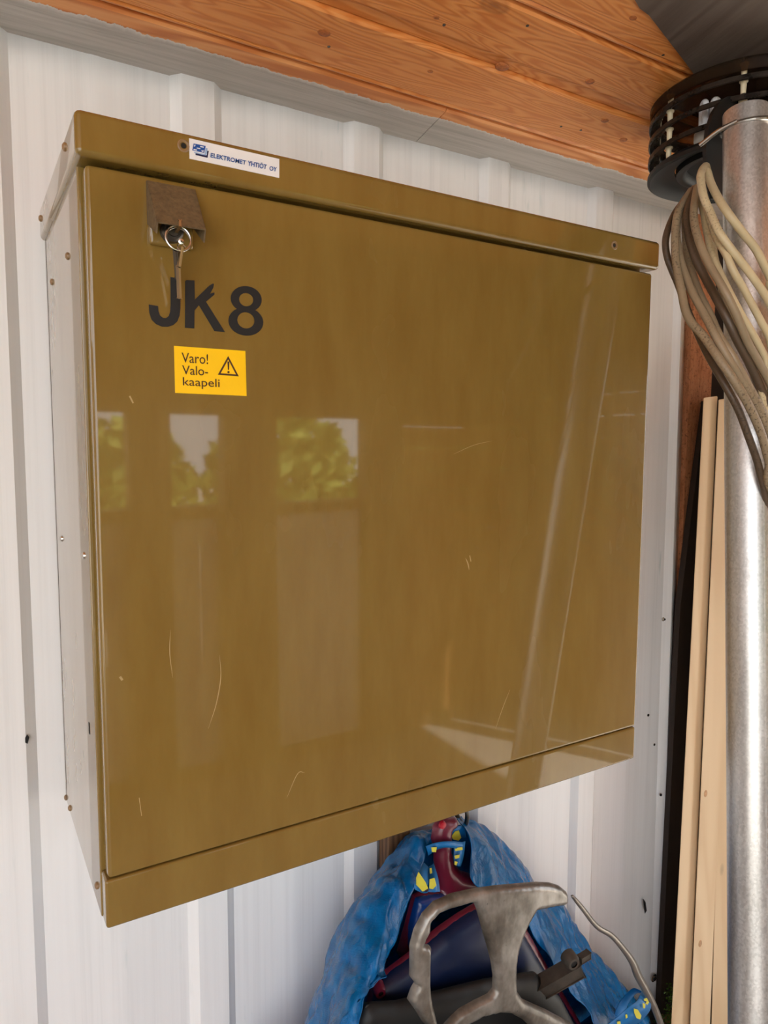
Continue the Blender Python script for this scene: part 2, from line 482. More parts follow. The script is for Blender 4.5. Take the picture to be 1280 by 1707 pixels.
def grid_mesh(rows, nu, nv, wrinkle=0.0, wscale=8, thick=0.0, seed=0.0):
    """smooth surface through a grid of control points (rows of equal length)"""
    cols = [catmull(r, nu) for r in rows]
    n = len(cols[0])
    lines = [catmull([c[j] for c in cols], nv) for j in range(n)]
    m = len(lines[0])
    bm = bmesh.new(); uvl = bm.loops.layers.uv.new('UVMap')
    vs = [[bm.verts.new(lines[j][i]) for j in range(n)] for i in range(m)]
    L1 = sum((lines[n // 2][i + 1] - lines[n // 2][i]).length for i in range(m - 1))
    L2 = sum((lines[j + 1][m // 2] - lines[j][m // 2]).length for j in range(n - 1))
    for i in range(m - 1):
        for j in range(n - 1):
            f = bm.faces.new((vs[i][j], vs[i][j + 1], vs[i + 1][j + 1], vs[i + 1][j]))
            for lp, (a, b) in zip(f.loops, ((i, j), (i, j + 1), (i + 1, j + 1), (i + 1, j))):
                lp[uvl].uv = (b / (n - 1) * L2 * 10, a / (m - 1) * L1 * 10)
    bm.normal_update()
    if wrinkle:
        for v in bm.verts:
            q = v.co * wscale + Vector((seed, seed * 2, 0))
            d = mnoise.fractal(Vector((q.x, q.y, q.z * 0.55)), 1.0, 2.0, 3)
            d2 = 1 - abs(mnoise.noise(Vector((q.x * 1.4, q.y, q.z * 0.9)))) * 2.2
            d2 += 0.55 * (1 - abs(mnoise.noise(Vector((q.x * 2.6 + q.z, q.y * 2, q.z * 2.2 - q.x)))) * 2.4)
            v.co += v.normal * wrinkle * (d * 0.8 + d2 * 0.5)
    return bm

def solidify(o, t):
    md = o.modifiers.new('thickness', 'SOLIDIFY'); md.thickness = t; md.offset = 0
    return o

def pillow(outer, holes, y0, cell=0.004, thick=0.006, rim=0.016, lift=0.012, bulge=None):
    """moulded panel: outline and holes are lists of (x, z); the face stands toward -y, rolled back at every edge"""
    def dense(lp, step):
        out = []
        for i in range(len(lp)):
            a = np.array(lp[i]); b = np.array(lp[(i + 1) % len(lp)]); k = max(1, int(np.linalg.norm(b - a) / step))
            out += [a + (b - a) * j / k for j in range(k)]
        return np.array(out)
    loops = [np.array(outer)] + [np.array(h) for h in holes]
    bd = np.vstack([dense(lp, cell * 0.4) for lp in loops])
    mn, mx = loops[0].min(0), loops[0].max(0)
    nx, nz = int((mx[0] - mn[0]) / cell) + 3, int((mx[1] - mn[1]) / cell) + 3
    X, Zg = np.meshgrid(mn[0] - cell + np.arange(nx) * cell, mn[1] - cell + np.arange(nz) * cell, indexing='ij')
    def inside(px, pz):
        c = np.zeros(px.shape, bool)
        for lp in loops:
            for i in range(len(lp)):
                a, b = lp[i], lp[(i + 1) % len(lp)]
                with np.errstate(divide='ignore', invalid='ignore'):
                    hit = ((a[1] > pz) != (b[1] > pz)) & (px < (b[0] - a[0]) * (pz - a[1]) / (b[1] - a[1] + 1e-12) + a[0])
                c ^= hit
        return c
    keep = inside(X[:-1, :-1] + cell / 2, Zg[:-1, :-1] + cell / 2)
    used = {}; verts = []; cnt = {}; faces = []
    for i, j in zip(*np.nonzero(keep)):
        q = []
        for di, dj in ((0, 0), (1, 0), (1, 1), (0, 1)):
            k = (i + di, j + dj); cnt[k] = cnt.get(k, 0) + 1
            if k not in used: used[k] = len(verts); verts.append(k)
            q.append(used[k])
        faces.append(q)
    P = np.array([(X[k], Zg[k]) for k in verts])
    D = np.empty(len(P)); near = np.empty((len(P), 2))
    for s in range(0, len(P), 400):
        d = ((P[s:s + 400, None, :] - bd[None]) ** 2).sum(2); a = d.argmin(1)
        D[s:s + 400] = np.sqrt(d[np.arange(len(a)), a]); near[s:s + 400] = bd[a]
    for n, k in enumerate(verts):
        if cnt[k] < 4: P[n] = near[n]; D[n] = 0
    bm = bmesh.new(); vs = []
    for (x, z), d in zip(P, D):
        t = min(1, d / rim); h = lift * math.sqrt(max(0, 1 - (1 - t) ** 2))
        vs.append(bm.verts.new((x, y0 - h + (bulge(x, z) if bulge else 0), z)))
    for q in faces:
        try: bm.faces.new([vs[i] for i in q])
        except ValueError: pass
    bm.normal_update()
    for f in bm.faces:
        if f.normal.y > 0: f.normal_flip()
    r = bmesh.ops.extrude_face_region(bm, geom=list(bm.faces))
    for v in [e for e in r['geom'] if isinstance(e, bmesh.types.BMVert)]: v.co.y += thick
    bmesh.ops.recalc_face_normals(bm, faces=bm.faces)
    return bm

def pxz(pts, y): return [(at(a, b, y=y).x, at(a, b, y=y).z) for a, b in pts]

# ================================================================== the setting
ZC = 0.2127 + Z0                 # underside of the ceiling boards
ZS = -1.640 + Z0                 # bottom edge of the wall sheet
# corrugated painted sheet: one profile swept down the wall
def sheet(x0, x1, z0, z1):
    prof = []
    k0 = math.floor((x0 - 0.235) / 0.2745) - 1
    pts = []
    for k in range(k0, k0 + 40):
        c = 0.2130 + k * 0.2745          # rib centre
        pts += [(c - 0.040, 0.0), (c - 0.026, -0.011), (c + 0.020, -0.011), (c + 0.034, 0.0),
                (c + 0.128, 0.0), (c + 0.132, -0.0006), (c + 0.142, -0.0006), (c + 0.146, 0.0)]
    pts = [p for p in pts if x0 < p[0] < x1]
    pts = [(x0, 0.0)] + pts + [(x1, 0.0)]
    bm = bmesh.new(); n = 40
    grid = []
    for i in range(n + 1):
        z = z0 + (z1 - z0) * i / n
        row = []
        for x, y in pts:
            dx = 0.0; dy = 0.0012 * mnoise.noise(Vector((x * 5, 0, z * 3)))
            if x > 1.25:                 # the loose lower right corner curls a little
                dx = 0.036 * max(0, (1.3 + 0.65 - z)) / 1.6 * min(1, (x - 1.25) / 0.06)
                dy += -0.008 * max(0, (1.0 - z)) * (x - 1.25) / 0.06
            row.append(bm.verts.new((x + dx, y + dy, z)))
        grid.append(row)
    for a, b in zip(grid, grid[1:]):
        for j in range(len(pts) - 1): bm.faces.new((a[j], a[j + 1], b[j + 1], b[j]))
    return bm
wall = struct('wall_back', sheet(-2.6, 1.3125, ZS, ZC + 0.004), 'sheet', smooth=True, angle=20)
solidify(wall, 0.0012)

def wall_screw(px, py, r=0.006, rec=False):
    p = at(px, py, y=0.0); 
    yb = -0.001
    for k in range(-3, 8):
        if abs(p.x - (0.2130 + k * 0.2745) + 0.003) < 0.026: yb = -0.0115
    if rec: return obj('screw_hole', lathe([(0, -0.0006), (r, -0.0006), (r, 0.002)], (p.x, yb, p.z), 12, (0, 1, 0)), 'dark_hole', wall)
    return obj('screw', lathe([(0, -0.004), (r * 0.55, -0.004), (r * 0.6, -0.0025), (r, -0.001), (r, 0.002)], (p.x, yb, p.z), 10, (0, 1, 0)), 'steel', wall, True)
wall_screw(1083, 1625, 0.010); wall_screw(1105, 1032, 0.005)
wall_screw(1080, 1192, 0.003, True); wall_screw(1090, 1241, 0.003, True); wall_screw(1095, 1322, 0.003, True)
h = obj('torn_hole', flat_poly([[at(a, b, y=-0.0125) for a, b in ((45, 1224), (49, 1229), (46, 1240), (42, 1238), (42, 1230))]]), 'dark_hole', wall)
h = obj('torn_hole', flat_poly([[at(a, b, y=-0.0125) for a, b in ((1072, 1498), (1076, 1504), (1078, 1518), (1075, 1523), (1073, 1510))]]), 'dark_hole', wall)

# things behind the sheet at its right end: dark backing, red-brown stud, concrete plinth
struct('wall_backing', box((-2.6, 0.045, -0.02), (2.0, 0.075, ZC + 0.05)), 'brown_gap')
struct('trim_1', box((1.322, -0.012, 1.42), (1.402, 0.040, ZC + 0.004)), 'stud')
struct('trim_2', box((1.322, -0.010, 0.02), (1.402, 0.040, 1.42)), 'stud')
struct('wall_plinth', box((-2.6, 0.004, 0.0), (1.9, 0.042, ZS + 0.02), 0.004), 'dark_concrete')
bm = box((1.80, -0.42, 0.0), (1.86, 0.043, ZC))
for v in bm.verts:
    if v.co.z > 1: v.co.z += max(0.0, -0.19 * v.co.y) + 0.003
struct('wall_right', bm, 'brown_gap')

# ceiling: boards along the wall, each its own piece; it climbs away from the wall
SL = 0.19
def rise(y): return ZC - SL * y
def on_ceiling(px, py, off=0.0):
    d = _fw + _r * (px - 640) / FPX - _u * (py - 853.5) / FPX
    t = (ZC - off - SL * CAM[1] - CAM[2]) / (d[2] + SL * d[1])
    return Vector(CAM + d * t)
def cy_(yh):
    h = ZC - CAM[2]
    t = (h - SL * CAM[1]) / (h + SL * (yh - CAM[1]))
    return CAM[1] + t * (yh - CAM[1])
bm = box((-2.7, -3.3, 0.022), (3.2, 0.08, 0.05))
for v in bm.verts: v.co.z += rise(v.co.y)
ceil = struct('ceiling', bm, 'orange_stained_pine')
X0, X1 = -2.6, 3.1
def board_bm(y_hi, y_lo, recess=0.0, thick=0.02, x0=X0, x1=X1):
    """board lying in the ceiling; bead along its wall-side edge, optional recessed tongue strip"""
    g = 0.0045
    prof = [(y_hi, ZC + thick), (y_hi, ZC + 0.011)]
    if recess > 0:
        prof += [(y_hi - 0.002, ZC + 0.007), (y_hi - recess + 0.006, ZC + 0.007), (y_hi - recess, ZC + 0.0005)]
    else:
        prof += [(y_hi - g, ZC + 0.011), (y_hi - g - 0.0025, ZC + 0.001), (y_hi - g - 0.006, ZC), (y_hi - g - 0.009, ZC + 0.0022), (y_hi - g - 0.012, ZC)]
    prof += [(y_lo + 0.003, ZC), (y_lo + 0.0005, ZC + 0.003), (y_lo + 0.0005, ZC + thick)]
    bm = bmesh.new(); prof = [(y, z - SL * y) for y, z in prof]
    a = [bm.verts.new((x0, y, z)) for y, z in prof]; b = [bm.verts.new((x1, y, z)) for y, z in prof]
    n = len(prof)
    for i in range(n): bm.faces.new((a[i], a[(i + 1) % n], b[(i + 1) % n], b[i]))
    bm.faces.new(a[::-1]); bm.faces.new(b)
    bmesh.ops.recalc_face_normals(bm, faces=bm.faces)
    return bm
jx = on_ceiling(690, 240).x; YE = cy_(-0.119)
obj('board', board_bm(0.02, YE, x1=jx - 0.0006), 'half_painted_pine', ceil)
obj('board', board_bm(0.02, YE, x0=jx + 0.0006), 'half_painted_pine', ceil)
ys = [YE, cy_(-0.247), cy_(-0.3705)]
while ys[-1] > -3.2: ys.append(ys[-1] - 0.104)
for i, (a, b) in enumerate(zip(ys, ys[1:])):
    obj('board', board_bm(a, b, 0.029 if i == 1 else 0.0), 'orange_stained_pine', ceil)

# nails in the boards
for px, py in ((548, 78), (879, 43), (935, 211), (740, 42), (1105, 92), (968, 217)):
    p = on_ceiling(px, py)
    obj('nail', lathe([(0, -0.0005), (0.0022, -0.0004), (0.0024, 0.001)], p, 8), 'dark_steel', ceil)

# knots in the boards
def knot(c, r, ax, par, stretch=1.5, along=(1, 0, 0), m='knot_wood'):
    bm = lathe([(0, -0.0006), (r * 0.55, -0.0006), (r, -0.0002), (r * 1.05, 0.0008)], (0, 0, 0), 20, ax)
    al = Vector(along)
    for v in bm.verts: v.co = Vector(c) + v.co + al * v.co.dot(al) * (stretch - 1)
    obj('knot', bm, m, par, True, 80)
for px, py, r in ((837, 112, 0.0075), (983, 136, 0.0055), (1008, 201, 0.005), (1039, 233, 0.0055), (540, 55, 0.006), (727, 29, 0.003), (717, 119, 0.003), (1055, 30, 0.004)):
    knot(on_ceiling(px, py), r, (0, SL, 1), ceil)

# dark weathered board under the ceiling at the top right
zb = 0.004
p1 = on_ceiling(1050, -14, zb); p2 = on_ceiling(1066, 14, zb); p3 = on_ceiling(1082, 26, zb); p4 = on_ceiling(1142, 104, zb); p5 = on_ceiling(1190, 170, zb)
d = (p5 - p4).normalized()
q1 = p5 + d * 0.35; q0 = p1 - d * 0.5
poly = [q0, p1, p2, p3, p4, p5, q1, q1 + Vector((0.55, -0.5, SL * 0.5)), q0 + Vector((0.75, -0.9, SL * 0.9))]
bm = bmesh.new()
lo_ = [bm.verts.new((v.x, v.y, v.z)) for v in poly]; hi_ = [bm.verts.new((v.x, v.y, v.z + 0.0038)) for v in poly]
bm.faces.new(lo_); bm.faces.new(hi_[::-1])
for i in range(len(poly)): bm.faces.new((lo_[i], hi_[i], hi_[(i + 1) % len(poly)], lo_[(i + 1) % len(poly)]))
bmesh.ops.recalc_face_normals(bm, faces=bm.faces)
o = obj('weathered_board', bm, 'dark_weathered_board')
setp(o, 'dark grey weathered board fixed under the orange ceiling above the lamp', 'board')

# floor, ground, the far side of the shelter with its openings
struct('floor', box((-2.6, -3.2, -0.12), (3.1, 0.045, 0.0)), 'concrete')
struct('ground', box((-40, -40, -0.3), (40, 40, -0.13)), 'gravel')
YF = -3.0; XR = 3.0
def gap_wall():  # header, sill rail and bottom plate
    bm = bmesh.new()
    for a, b, z0, z1 in ((-0.30, XR, 1.80, ZC + 0.57), (-0.30, XR, 0.0, 0.06), (0.30, 1.95, 1.30, 1.36)):
        box((a, YF - 0.05, z0), (b, YF + 0.03, z1), 0, bm=bm)
    return bm
wf = struct('wall_front', gap_wall(), 'brown_post_wood')
for a, b in ((-0.30, -0.16), (0.55, 0.74), (1.0, 1.27), (1.79, 2.02)):
    obj('post', box((a, YF - 0.06, 0.06), (b, YF + 0.05, 1.80), 0.004), 'brown_post_wood', wf)
x = 0.30 - 0.46
while x < 1.80:
    obj('board', box((x + 0.004, YF - 0.03, 0.06), (x + 0.146, YF - 0.005, 1.30), 0.003), 'white_boards', wf); x += 0.15
z = 0.06
while z < 1.79:
    obj('panel_board', box((2.02, YF - 0.03, z), (XR, YF - 0.005, min(z + 0.118, 1.80)), 0.004), 'tan_shed_boards', wf); z += 0.122
bm = box((XR, -3.05, 1.98), (XR + 0.06, 0.05, 2.10))
for v in bm.verts:
    if v.co.z > 2.05: v.co.z = rise(v.co.y)
wr = struct('wall_far_unseen', bm, 'brown_post_wood')  # unseen end wall, its opening made to bring in light from the right
z = 0.0
while z < 1.97:
    obj('panel_board', box((XR + 0.01, -3.05, z), (XR + 0.04, -1.95, min(z + 0.118, 1.98)), 0.004), 'tan_shed_boards', wr); z += 0.122  # boards on the unseen end wall
wl = struct('wall_left_light_block', box((-2.66, -1.85, 1.98), (-2.60, 0.045, 2.10)), 'brown_post_wood')  # unseen wall added to cut the light from the left
z = 0.0
while z < 1.97:
    obj('panel_board', box((-2.64, -1.85, z), (-2.61, 0.045, min(z + 0.118, 1.98)), 0.004), 'white_boards', wl); z += 0.122  # boards on the added unseen left wall
for x in (-2.55, XR - 0.06):
    for y in (-2.93, -1.9):
        o = struct('trim_3', box((x - 0.05, y - 0.05, 0), (x + 0.05, y + 0.05, rise(y) - 0.012), 0.005), 'brown_post_wood')

def shrub(name, x, y, h, r, label, seed):
    rnd = random.Random(seed)
    t = thing(name, (x, y, -0.13), label, 'shrub', 'shrubs outside the shelter')
    bm = bmesh.new()
    for i in range(2600):
        while True:
            q = Vector((rnd.uniform(-1, 1), rnd.uniform(-1, 1), rnd.uniform(-1, 1)))
            if 0.35 < q.length < 1: break
        c = Vector((x + q.x * r, y + q.y * r, -0.13 + h * 0.55 + q.z * h * 0.47))
        s = rnd.uniform(0.06, 0.13)
        a = Vector((rnd.uniform(-1, 1), rnd.uniform(-1, 1), rnd.uniform(-1, 1))).normalized(); b = a.orthogonal().normalized()
        bm.faces.new([bm.verts.new(c + v) for v in (a * s, b * s * 0.5, -a * s, -b * s * 0.5)])
    obj('foliage', bm, 'leaves', t)
    obj('stem', tube([(x, y, -0.14), (x, y, h * 0.6)], 0.05, 8), 'brown_post_wood', t)
for i, (x, y, h, r) in enumerate(((-0.6, -7.2, 1.9, 0.85), (1.2, -7.0, 2.0, 0.88), (3.0, -7.1, 2.3, 0.88), (4.8, -7.0, 1.9, 0.88), (6.7, -7.3, 2.6, 0.95), (8.7, -7.4, 2.2, 0.95))):
    shrub('shrub', x, y, h, r, ('leafy green shrub outside, farthest left of the row', 'leafy green shrub outside, second from the left of the row', 'tall leafy shrub outside, third from the left of the row', 'low leafy shrub outside, fourth from the left of the row', 'tallest leafy shrub outside, second from the right end', 'leafy green shrub outside, farthest right of the row')[i], i)

# ================================================================== the cabinet
W, D, H, LH, BS, LO, DY = 0.80, 0.335, 0.792, 0.0405, 0.0516, 0.005, 0.008
YD = -D + DY                       # front of the door
zt = Z0; zbm = Z0 - H
cab = thing('wall_cabinet', (W / 2, -D / 2, zbm), 'ochre brown steel wall cabinet lettered JK8 on the white sheet wall', 'cabinet')
obj('body', box((LO, YD + 0.024, zbm + 0.0), (W - LO, -0.0115, zt - 0.01), 0.0015), 'ochre', cab)
obj('rear_seam', box((LO - 0.0003, -0.0262, zbm + 0.004), (LO + 0.002, -0.0250, zt - 0.02)), 'brown_gap', cab)
# lid: a shallow cap with rolled edges
lid = weighted(obj('lid', box((0, -D, zt - LH), (W, -0.0115, zt), 0.006, 3), 'ochre', cab, True, 180))
# door pan
ZD1, ZD0 = zt - LH - 0.004, zbm + BS + 0.0012
door = weighted(obj('door', box((LO + 0.004, YD, ZD0), (W - LO - 0.001, YD + 0.020, ZD1), 0.0042, 3), 'ochre', cab, True, 180))
obj('door_seal', box((LO + 0.010, YD + 0.012, ZD0 + 0.004), (W - LO - 0.008, YD + 0.0245, ZD1 - 0.004)), 'brown_gap', cab)
weighted(obj('bottom_panel', box((LO + 0.001, YD + 0.0006, zbm), (W - LO - 0.0005, YD + 0.025, zbm + BS), 0.003, 2), 'ochre', cab, True, 180))

def rivet(px, py, mat='rivet_paint', r=0.0042, x=LO):
    p = at(px, py, x=x)
    if p.y > -0.016: p.y = -0.018
    obj('rivet', lathe([(0, -0.0028), (r * 0.5, -0.0025), (r * 0.9, -0.0012), (r, 0.001)], (x, p.y, p.z), 12, (1, 0, 0)), mat, cab, True)
for px, py, m in ((113, 427, 'rivet_paint'), (87, 470, 'rivet_paint'), (103, 898, 'steel'), (140, 926, 'steel'), (105, 1312, 'rivet_paint'), (117, 1347, 'rivet_paint'), (162, 1476, 'rivet_paint')):
    rivet(px, py, m)
for px, py in ((108, 245), (68, 364)):
    rivet(px, py, 'rivet_paint', 0.0045, 0.0)
p = at(149, 1214, x=LO)
obj('dent_mark', box((LO - 0.0004, p.y - 0.003, p.z - 0.006), (LO + 0.001, p.y + 0.003, p.z + 0.006), 0.0003), 'dark_hole', cab)
# holes in the lid front
for px, py in ((306, 243), (1024, 409)):
    p = at(px, py, y=-D)
    obj('screw_recess', lathe([(0.0062, -0.0002), (0.0052, -0.0010), (0.0036, -0.0006), (0.003, 0.0006)], p, 16, (0, 1, 0)), 'rivet_paint', lid, True)
    obj('screw_hole', lathe([(0, -0.0004), (0.0026, -0.0004), (0.0028, 0.0004)], p, 12, (0, 1, 0)), 'dark_hole', lid)

# lettering JK8 on the door (vinyl)
def z7(pts, y): return [at(200 + a / 4.0643, 280 + b / 4.0643, y=y) for a, b in pts]
yl = YD - 0.0006
Jp = [(342, 738), (410, 750), (409, 950), (404, 1000), (388, 1040), (360, 1064), (325, 1076), (285, 1075), (245, 1058), (213, 1025), (199, 980), (195, 925), (258, 935), (261, 970), (272, 1000), (292, 1016), (312, 1017), (330, 1003), (340, 975), (343, 930)]
Kp = [(442, 768), (450, 760), (505, 762), (507, 892), (606, 796), (628, 783), (637, 785), (632, 812), (610, 852), (640, 843), (640, 858), (582, 905), (712, 1112), (640, 1105), (535, 930), (505, 965), (503, 1087), (440, 1082)]
obj('letter', flat_poly([z7(Jp, yl)]), 'black_letter', door)
obj('letter', flat_poly([z7(Kp, yl)]), 'black_letter', door)
def el(cx, cy, rx, ry, tilt=0.06, n=36): return [(cx + rx * math.cos(t), cy + ry * math.sin(t) + tilt * rx * math.cos(t)) for t in [2 * math.pi * k / n for k in range(n)]]
bm = flat_poly([z7(el(855, 888, 105, 88), yl), z7(el(855, 892, 48, 45), yl)])
flat_poly([z7(el(853, 1040, 118, 96), yl - 0.00005), z7(el(853, 1032, 58, 55), yl - 0.00005)], bm=bm)
obj('digit', bm, 'black_letter', door)

# yellow warning sticker
ys_ = YD - 0.0004
wst = obj('warning_sticker', flat_poly([[at(a, b, y=ys_) for a, b in ((290, 576.5), (409, 585), (411, 660), (292, 655))]]), 'yellow_sticker', cab)
wst['label'] = 'yellow warning sticker reading Varo! Valokaapeli'
def tline(s, l, b, r, t, y, mat, par, bold=0.0, name='lettering', shear=0.0):
    a = at(l, b, y=y); c = at(r, t, y=y)
    obj(name, text_bm(s, a.x, c.x, a.z, c.z, y, bold, shear), mat, par)
ty = ys_ - 0.0003
tline('Varo!', 302.9, 604.2, 346.5, 590.6, ty, 'print_brown', wst, 0.0)
tline('Valo-', 303.8, 624.0, 346.5, 611.6, ty, 'print_brown', wst, 0.0)
tline('kaapeli', 305, 647.0, 365.8, 632.0, ty, 'print_brown', wst, 0.0)
tri = [at(a, b, y=ty) for a, b in ((380.4, 593.5), (363.2, 624.6), (398, 627.4))]
c = sum(tri, Vector()) / 3
obj('warning_triangle', flat_poly([tri, [c + (v - c) * 0.74 for v in tri]]), 'print_brown', wst)
obj('exclamation_mark', flat_poly([[at(a, b, y=ty) for a, b in ((379.2, 602.5), (382.4, 602.7), (381.8, 616.5), (379.9, 616.4))]], bm=flat_poly([[at(380.9 + 1.9 * math.cos(t), 620.3 + 1.9 * math.sin(t), y=ty) for t in [k * math.pi / 6 for k in range(12)]]])), 'print_brown', wst)

# maker's plate on the lid
yp = -D - 0.0006
npl = obj('name_plate', flat_poly([[at(a, b, y=yp) for a, b in ((315.3, 230.3), (465.5, 265), (465.5, 296.5), (316, 264.3))]], 0.0006), 'white_plate', cab)
npl['label'] = 'white name plate with blue lettering'
def zp(a, b, y): return at(300 + a / 7.111, 220 + b / 7.111, y=y)
yq = yp - 0.0003
a = zp(360, 300, yq); b = zp(785, 393, yq); c_ = zp(360, 246, yq); d_ = zp(785, 340, yq)
obj('lettering', text_bm('ELEKTROMET', a.x, b.x, a.z, c_.z, yq, 0.016, 0.12, zx=b.z - a.z), 'print_blue', npl)
a = zp(805, 398, yq); b = zp(1030, 446, yq); c_ = zp(805, 342, yq)
obj('lettering', text_bm('YHTIÖT', a.x, b.x, a.z, c_.z + 0.0012, yq, 0.016, 0.12, zx=b.z - a.z), 'print_blue', npl)
a = zp(1060, 455, yq); b = zp(1148, 472, yq); c_ = zp(1060, 402, yq)
obj('lettering', text_bm('OY', a.x, b.x, a.z, c_.z, yq, 0.016, 0.12, zx=b.z - a.z), 'print_blue', npl)
obj('logo_shadow', flat_poly([[zp(*q, yq + 0.0001) for q in ((185, 248), (318, 276), (322, 222), (342, 224), (326, 306), (185, 272))]], 0.0002), 'print_navy', npl)
obj('logo_block', flat_poly([[zp(*q, yq) for q in ((166, 235), (292, 262), (305, 188), (328, 195), (312, 280), (170, 248))]], 0.0003), 'print_pale', npl)
obj('logo_block', flat_poly([[zp(*q, yq - 0.0001) for q in ((162, 136), (306, 166), (286, 246), (146, 216))]], 0.0004), 'print_blue', npl)
for q in (((242, 166), (284, 176), (282, 186), (240, 177)), ((200, 184), (242, 193), (240, 203), (198, 194)), ((162, 200), (202, 209), (200, 221), (160, 212)), ((170, 150), (186, 153), (174, 174), (166, 172)), ((254, 216), (262, 216), (270, 224), (282, 214), (278, 236), (258, 232))):
    obj('logo_mark', flat_poly([[zp(*k, yq - 0.0003) for k in q]], 0.0002), 'white_plate', npl)

# scratches and chips in the door's paint
def scratch(pts, w):
    P = catmull([at(a_, b_, y=YD - 0.00015) for a_, b_ in pts], 5); n = len(P)
    wid = [w * math.sin(math.pi * (i + 0.6) / (n + 0.2)) for i in range(n)]
    T = [(P[min(i + 1, n - 1)] - P[max(i - 1, 0)]).normalized() for i in range(n)]
    S = [Vector((-t.z, 0, t.x)) for t in T]
    L = [P[i] + S[i] * wid[i] / 2 for i in range(n)]; R_e = [P[i] - S[i] * wid[i] / 2 for i in range(n)]
    obj('scratch', flat_poly([L + R_e[::-1]], 0.0003), 'scratched_paint', door)
for pts, w in (([(366, 1092), (368, 1130), (360, 1175), (347, 1215)], 0.0009), ([(284, 1050), (283, 1090), (288, 1130)], 0.0008), ([(776, 930), (780, 940), (782, 950)], 0.0016), ([(783, 926), (785, 936)], 0.0016),
               ([(478, 1330), (496, 1290), (508, 1288)], 0.0008), ([(756, 757), (790, 742), (820, 735)], 0.0006), ([(200, 1128), (204, 1134)], 0.003), ([(850, 1150), (838, 1180), (826, 1215)], 0.0007), ([(232, 1330), (236, 1360)], 0.0008), ([(216, 660), (222, 672)], 0.002)):
    scratch(pts, w)

# lock with its bent sheet hood
hx0, hx1 = at(243, 303, y=YD).x, at(322, 314, y=YD).x
hz1 = at(243, 302, y=YD).z; pr = 0.034
eL = at(261.5, 370, y=YD - pr); eR = at(344, 383, y=YD - pr)
hz0 = eL.z
zlow = at(249, 409, y=YD).z
bm = bmesh.new()
def quadslab(pts, n, t=0.0014):
    n = Vector(n).normalized() * t
    f = [bm.verts.new(Vector(p)) for p in pts]; b = [bm.verts.new(Vector(p) + n) for p in pts]
    bm.faces.new(f); bm.faces.new(b[::-1]); k = len(pts)
    for i in range(k): bm.faces.new((f[i], b[i], b[(i + 1) % k], f[(i + 1) % k]))
xl, xr = hx0, hx1 + 0.001
top = [(xl, YD - 0.004, hz1), (xr, YD - 0.004, hz1), (eR.x, YD - pr, hz0), (eL.x, YD - pr, hz0)]
quadslab(top, (0, 0.8, -0.6))
quadslab([(xl, YD - 0.004, hz1), (eL.x, YD - pr, hz0), (eL.x - 0.0005, YD - pr + 0.002, hz0 - 0.010), (xl, YD - 0.001, hz0 + 0.006), (xl, YD - 0.0, hz1)], (1, 0, 0))
quadslab([(xr, YD - 0.004, hz1), (eR.x, YD - pr, hz0), (eR.x - 0.001, YD - pr + 0.002, hz0 - 0.012), (xr, YD - 0.001, hz0 + 0.008), (xr, YD - 0.0, hz1)], (-1, 0, 0))
bmesh.ops.recalc_face_normals(bm, faces=bm.faces)
bmesh.ops.bevel(bm, geom=list(bm.edges), offset=0.0005, segments=2, affect='EDGES')
obj('lock_hood', bm, 'worn_hood', door, True)
obj('lock_plate', box((xl + 0.001, YD - 0.007, zlow), (at(320, 414, y=YD).x, YD + 0.001, hz1 - 0.004), 0.003, 3), 'ochre', door, True, 30)
lc = at(287, 385, y=YD - 0.012)
obj('lock_cylinder', lathe([(0, -0.006), (0.006, -0.006), (0.0065, -0.004), (0.0085, -0.004), (0.0105, -0.002), (0.011, 0.008)], lc, 24, (0, 1, 0)), 'dark_steel', door, True)

# keys in the lock
kc = at(297, 397, y=YD - 0.030)
ks = thing('key_ring', kc, 'small bunch of keys on a steel ring hanging from the cabinet lock', 'keys')
R = 0.0118
def ring(c, R, r, tilt, n=36):
    return tube([Vector(c) + Vector((math.cos(t) * R, math.sin(t) * R * tilt, math.sin(t) * R)) for t in [2 * math.pi * k / n for k in range(n)]], r, 8, closed=True)
obj('ring', ring(kc, R, 0.0009, 0.15), 'steel', ks, True)
obj('ring', ring(kc + Vector((0.001, 0.002, -0.0005)), R * 0.97, 0.0008, 0.3), 'steel', ks, True)
kt = kc + Vector((0.001, 0.0, R + 0.001))
obj('key_bow', obox(lc + Vector((0.002, -0.005, 0)), kt + Vector((0.0, -0.004, 0)), 0.006, 0.0022, (1, 0, 0), 0.0005), 'brass_key', ks)
k1 = at(302, 412, y=YD - 0.031); k2 = at(297, 446, y=YD - 0.029); k3 = at(299, 497, y=YD - 0.022)
obj('key', obox(k1, k2, 0.012, 0.0024, (1, 0, 0.1), 0.0006), 'brass_key', ks)
obj('key_blade', obox(k2, k3, 0.008, 0.0020, (1, 0, 0.1), 0.0005), 'brass_key', ks)
obj('key', obox(at(292, 418, y=YD - 0.027), at(296, 466, y=YD - 0.016), 0.010, 0.0022, (1, 0, 0), 0.0006), 'dark_steel', ks)
obj('ring', ring(at(303, 413, y=YD - 0.030), 0.004, 0.0005, 0.6, 20), 'steel', ks, True)
p = at(302, 403, y=YD - 0.0335)
obj('rivet', lathe([(0.0009, -0.0015), (0.0026, -0.0012), (0.0028, 0.001), (0.0009, 0.001), (0.0009, -0.0015)], p, 14, (0.2, 1, 0)), 'steel', ks, True)

# ================================================================== lamp at the top right
LX, LY, LR = 0.9900, -0.33, 0.1394
lz1, lz0 = 0.2547 + Z0, 0.1334 + Z0
lamp = thing('louvred_lamp', (LX, LY, lz0), 'black louvred lamp with stacked smoked rings hanging under the ceiling beside the pipe', 'lamp')
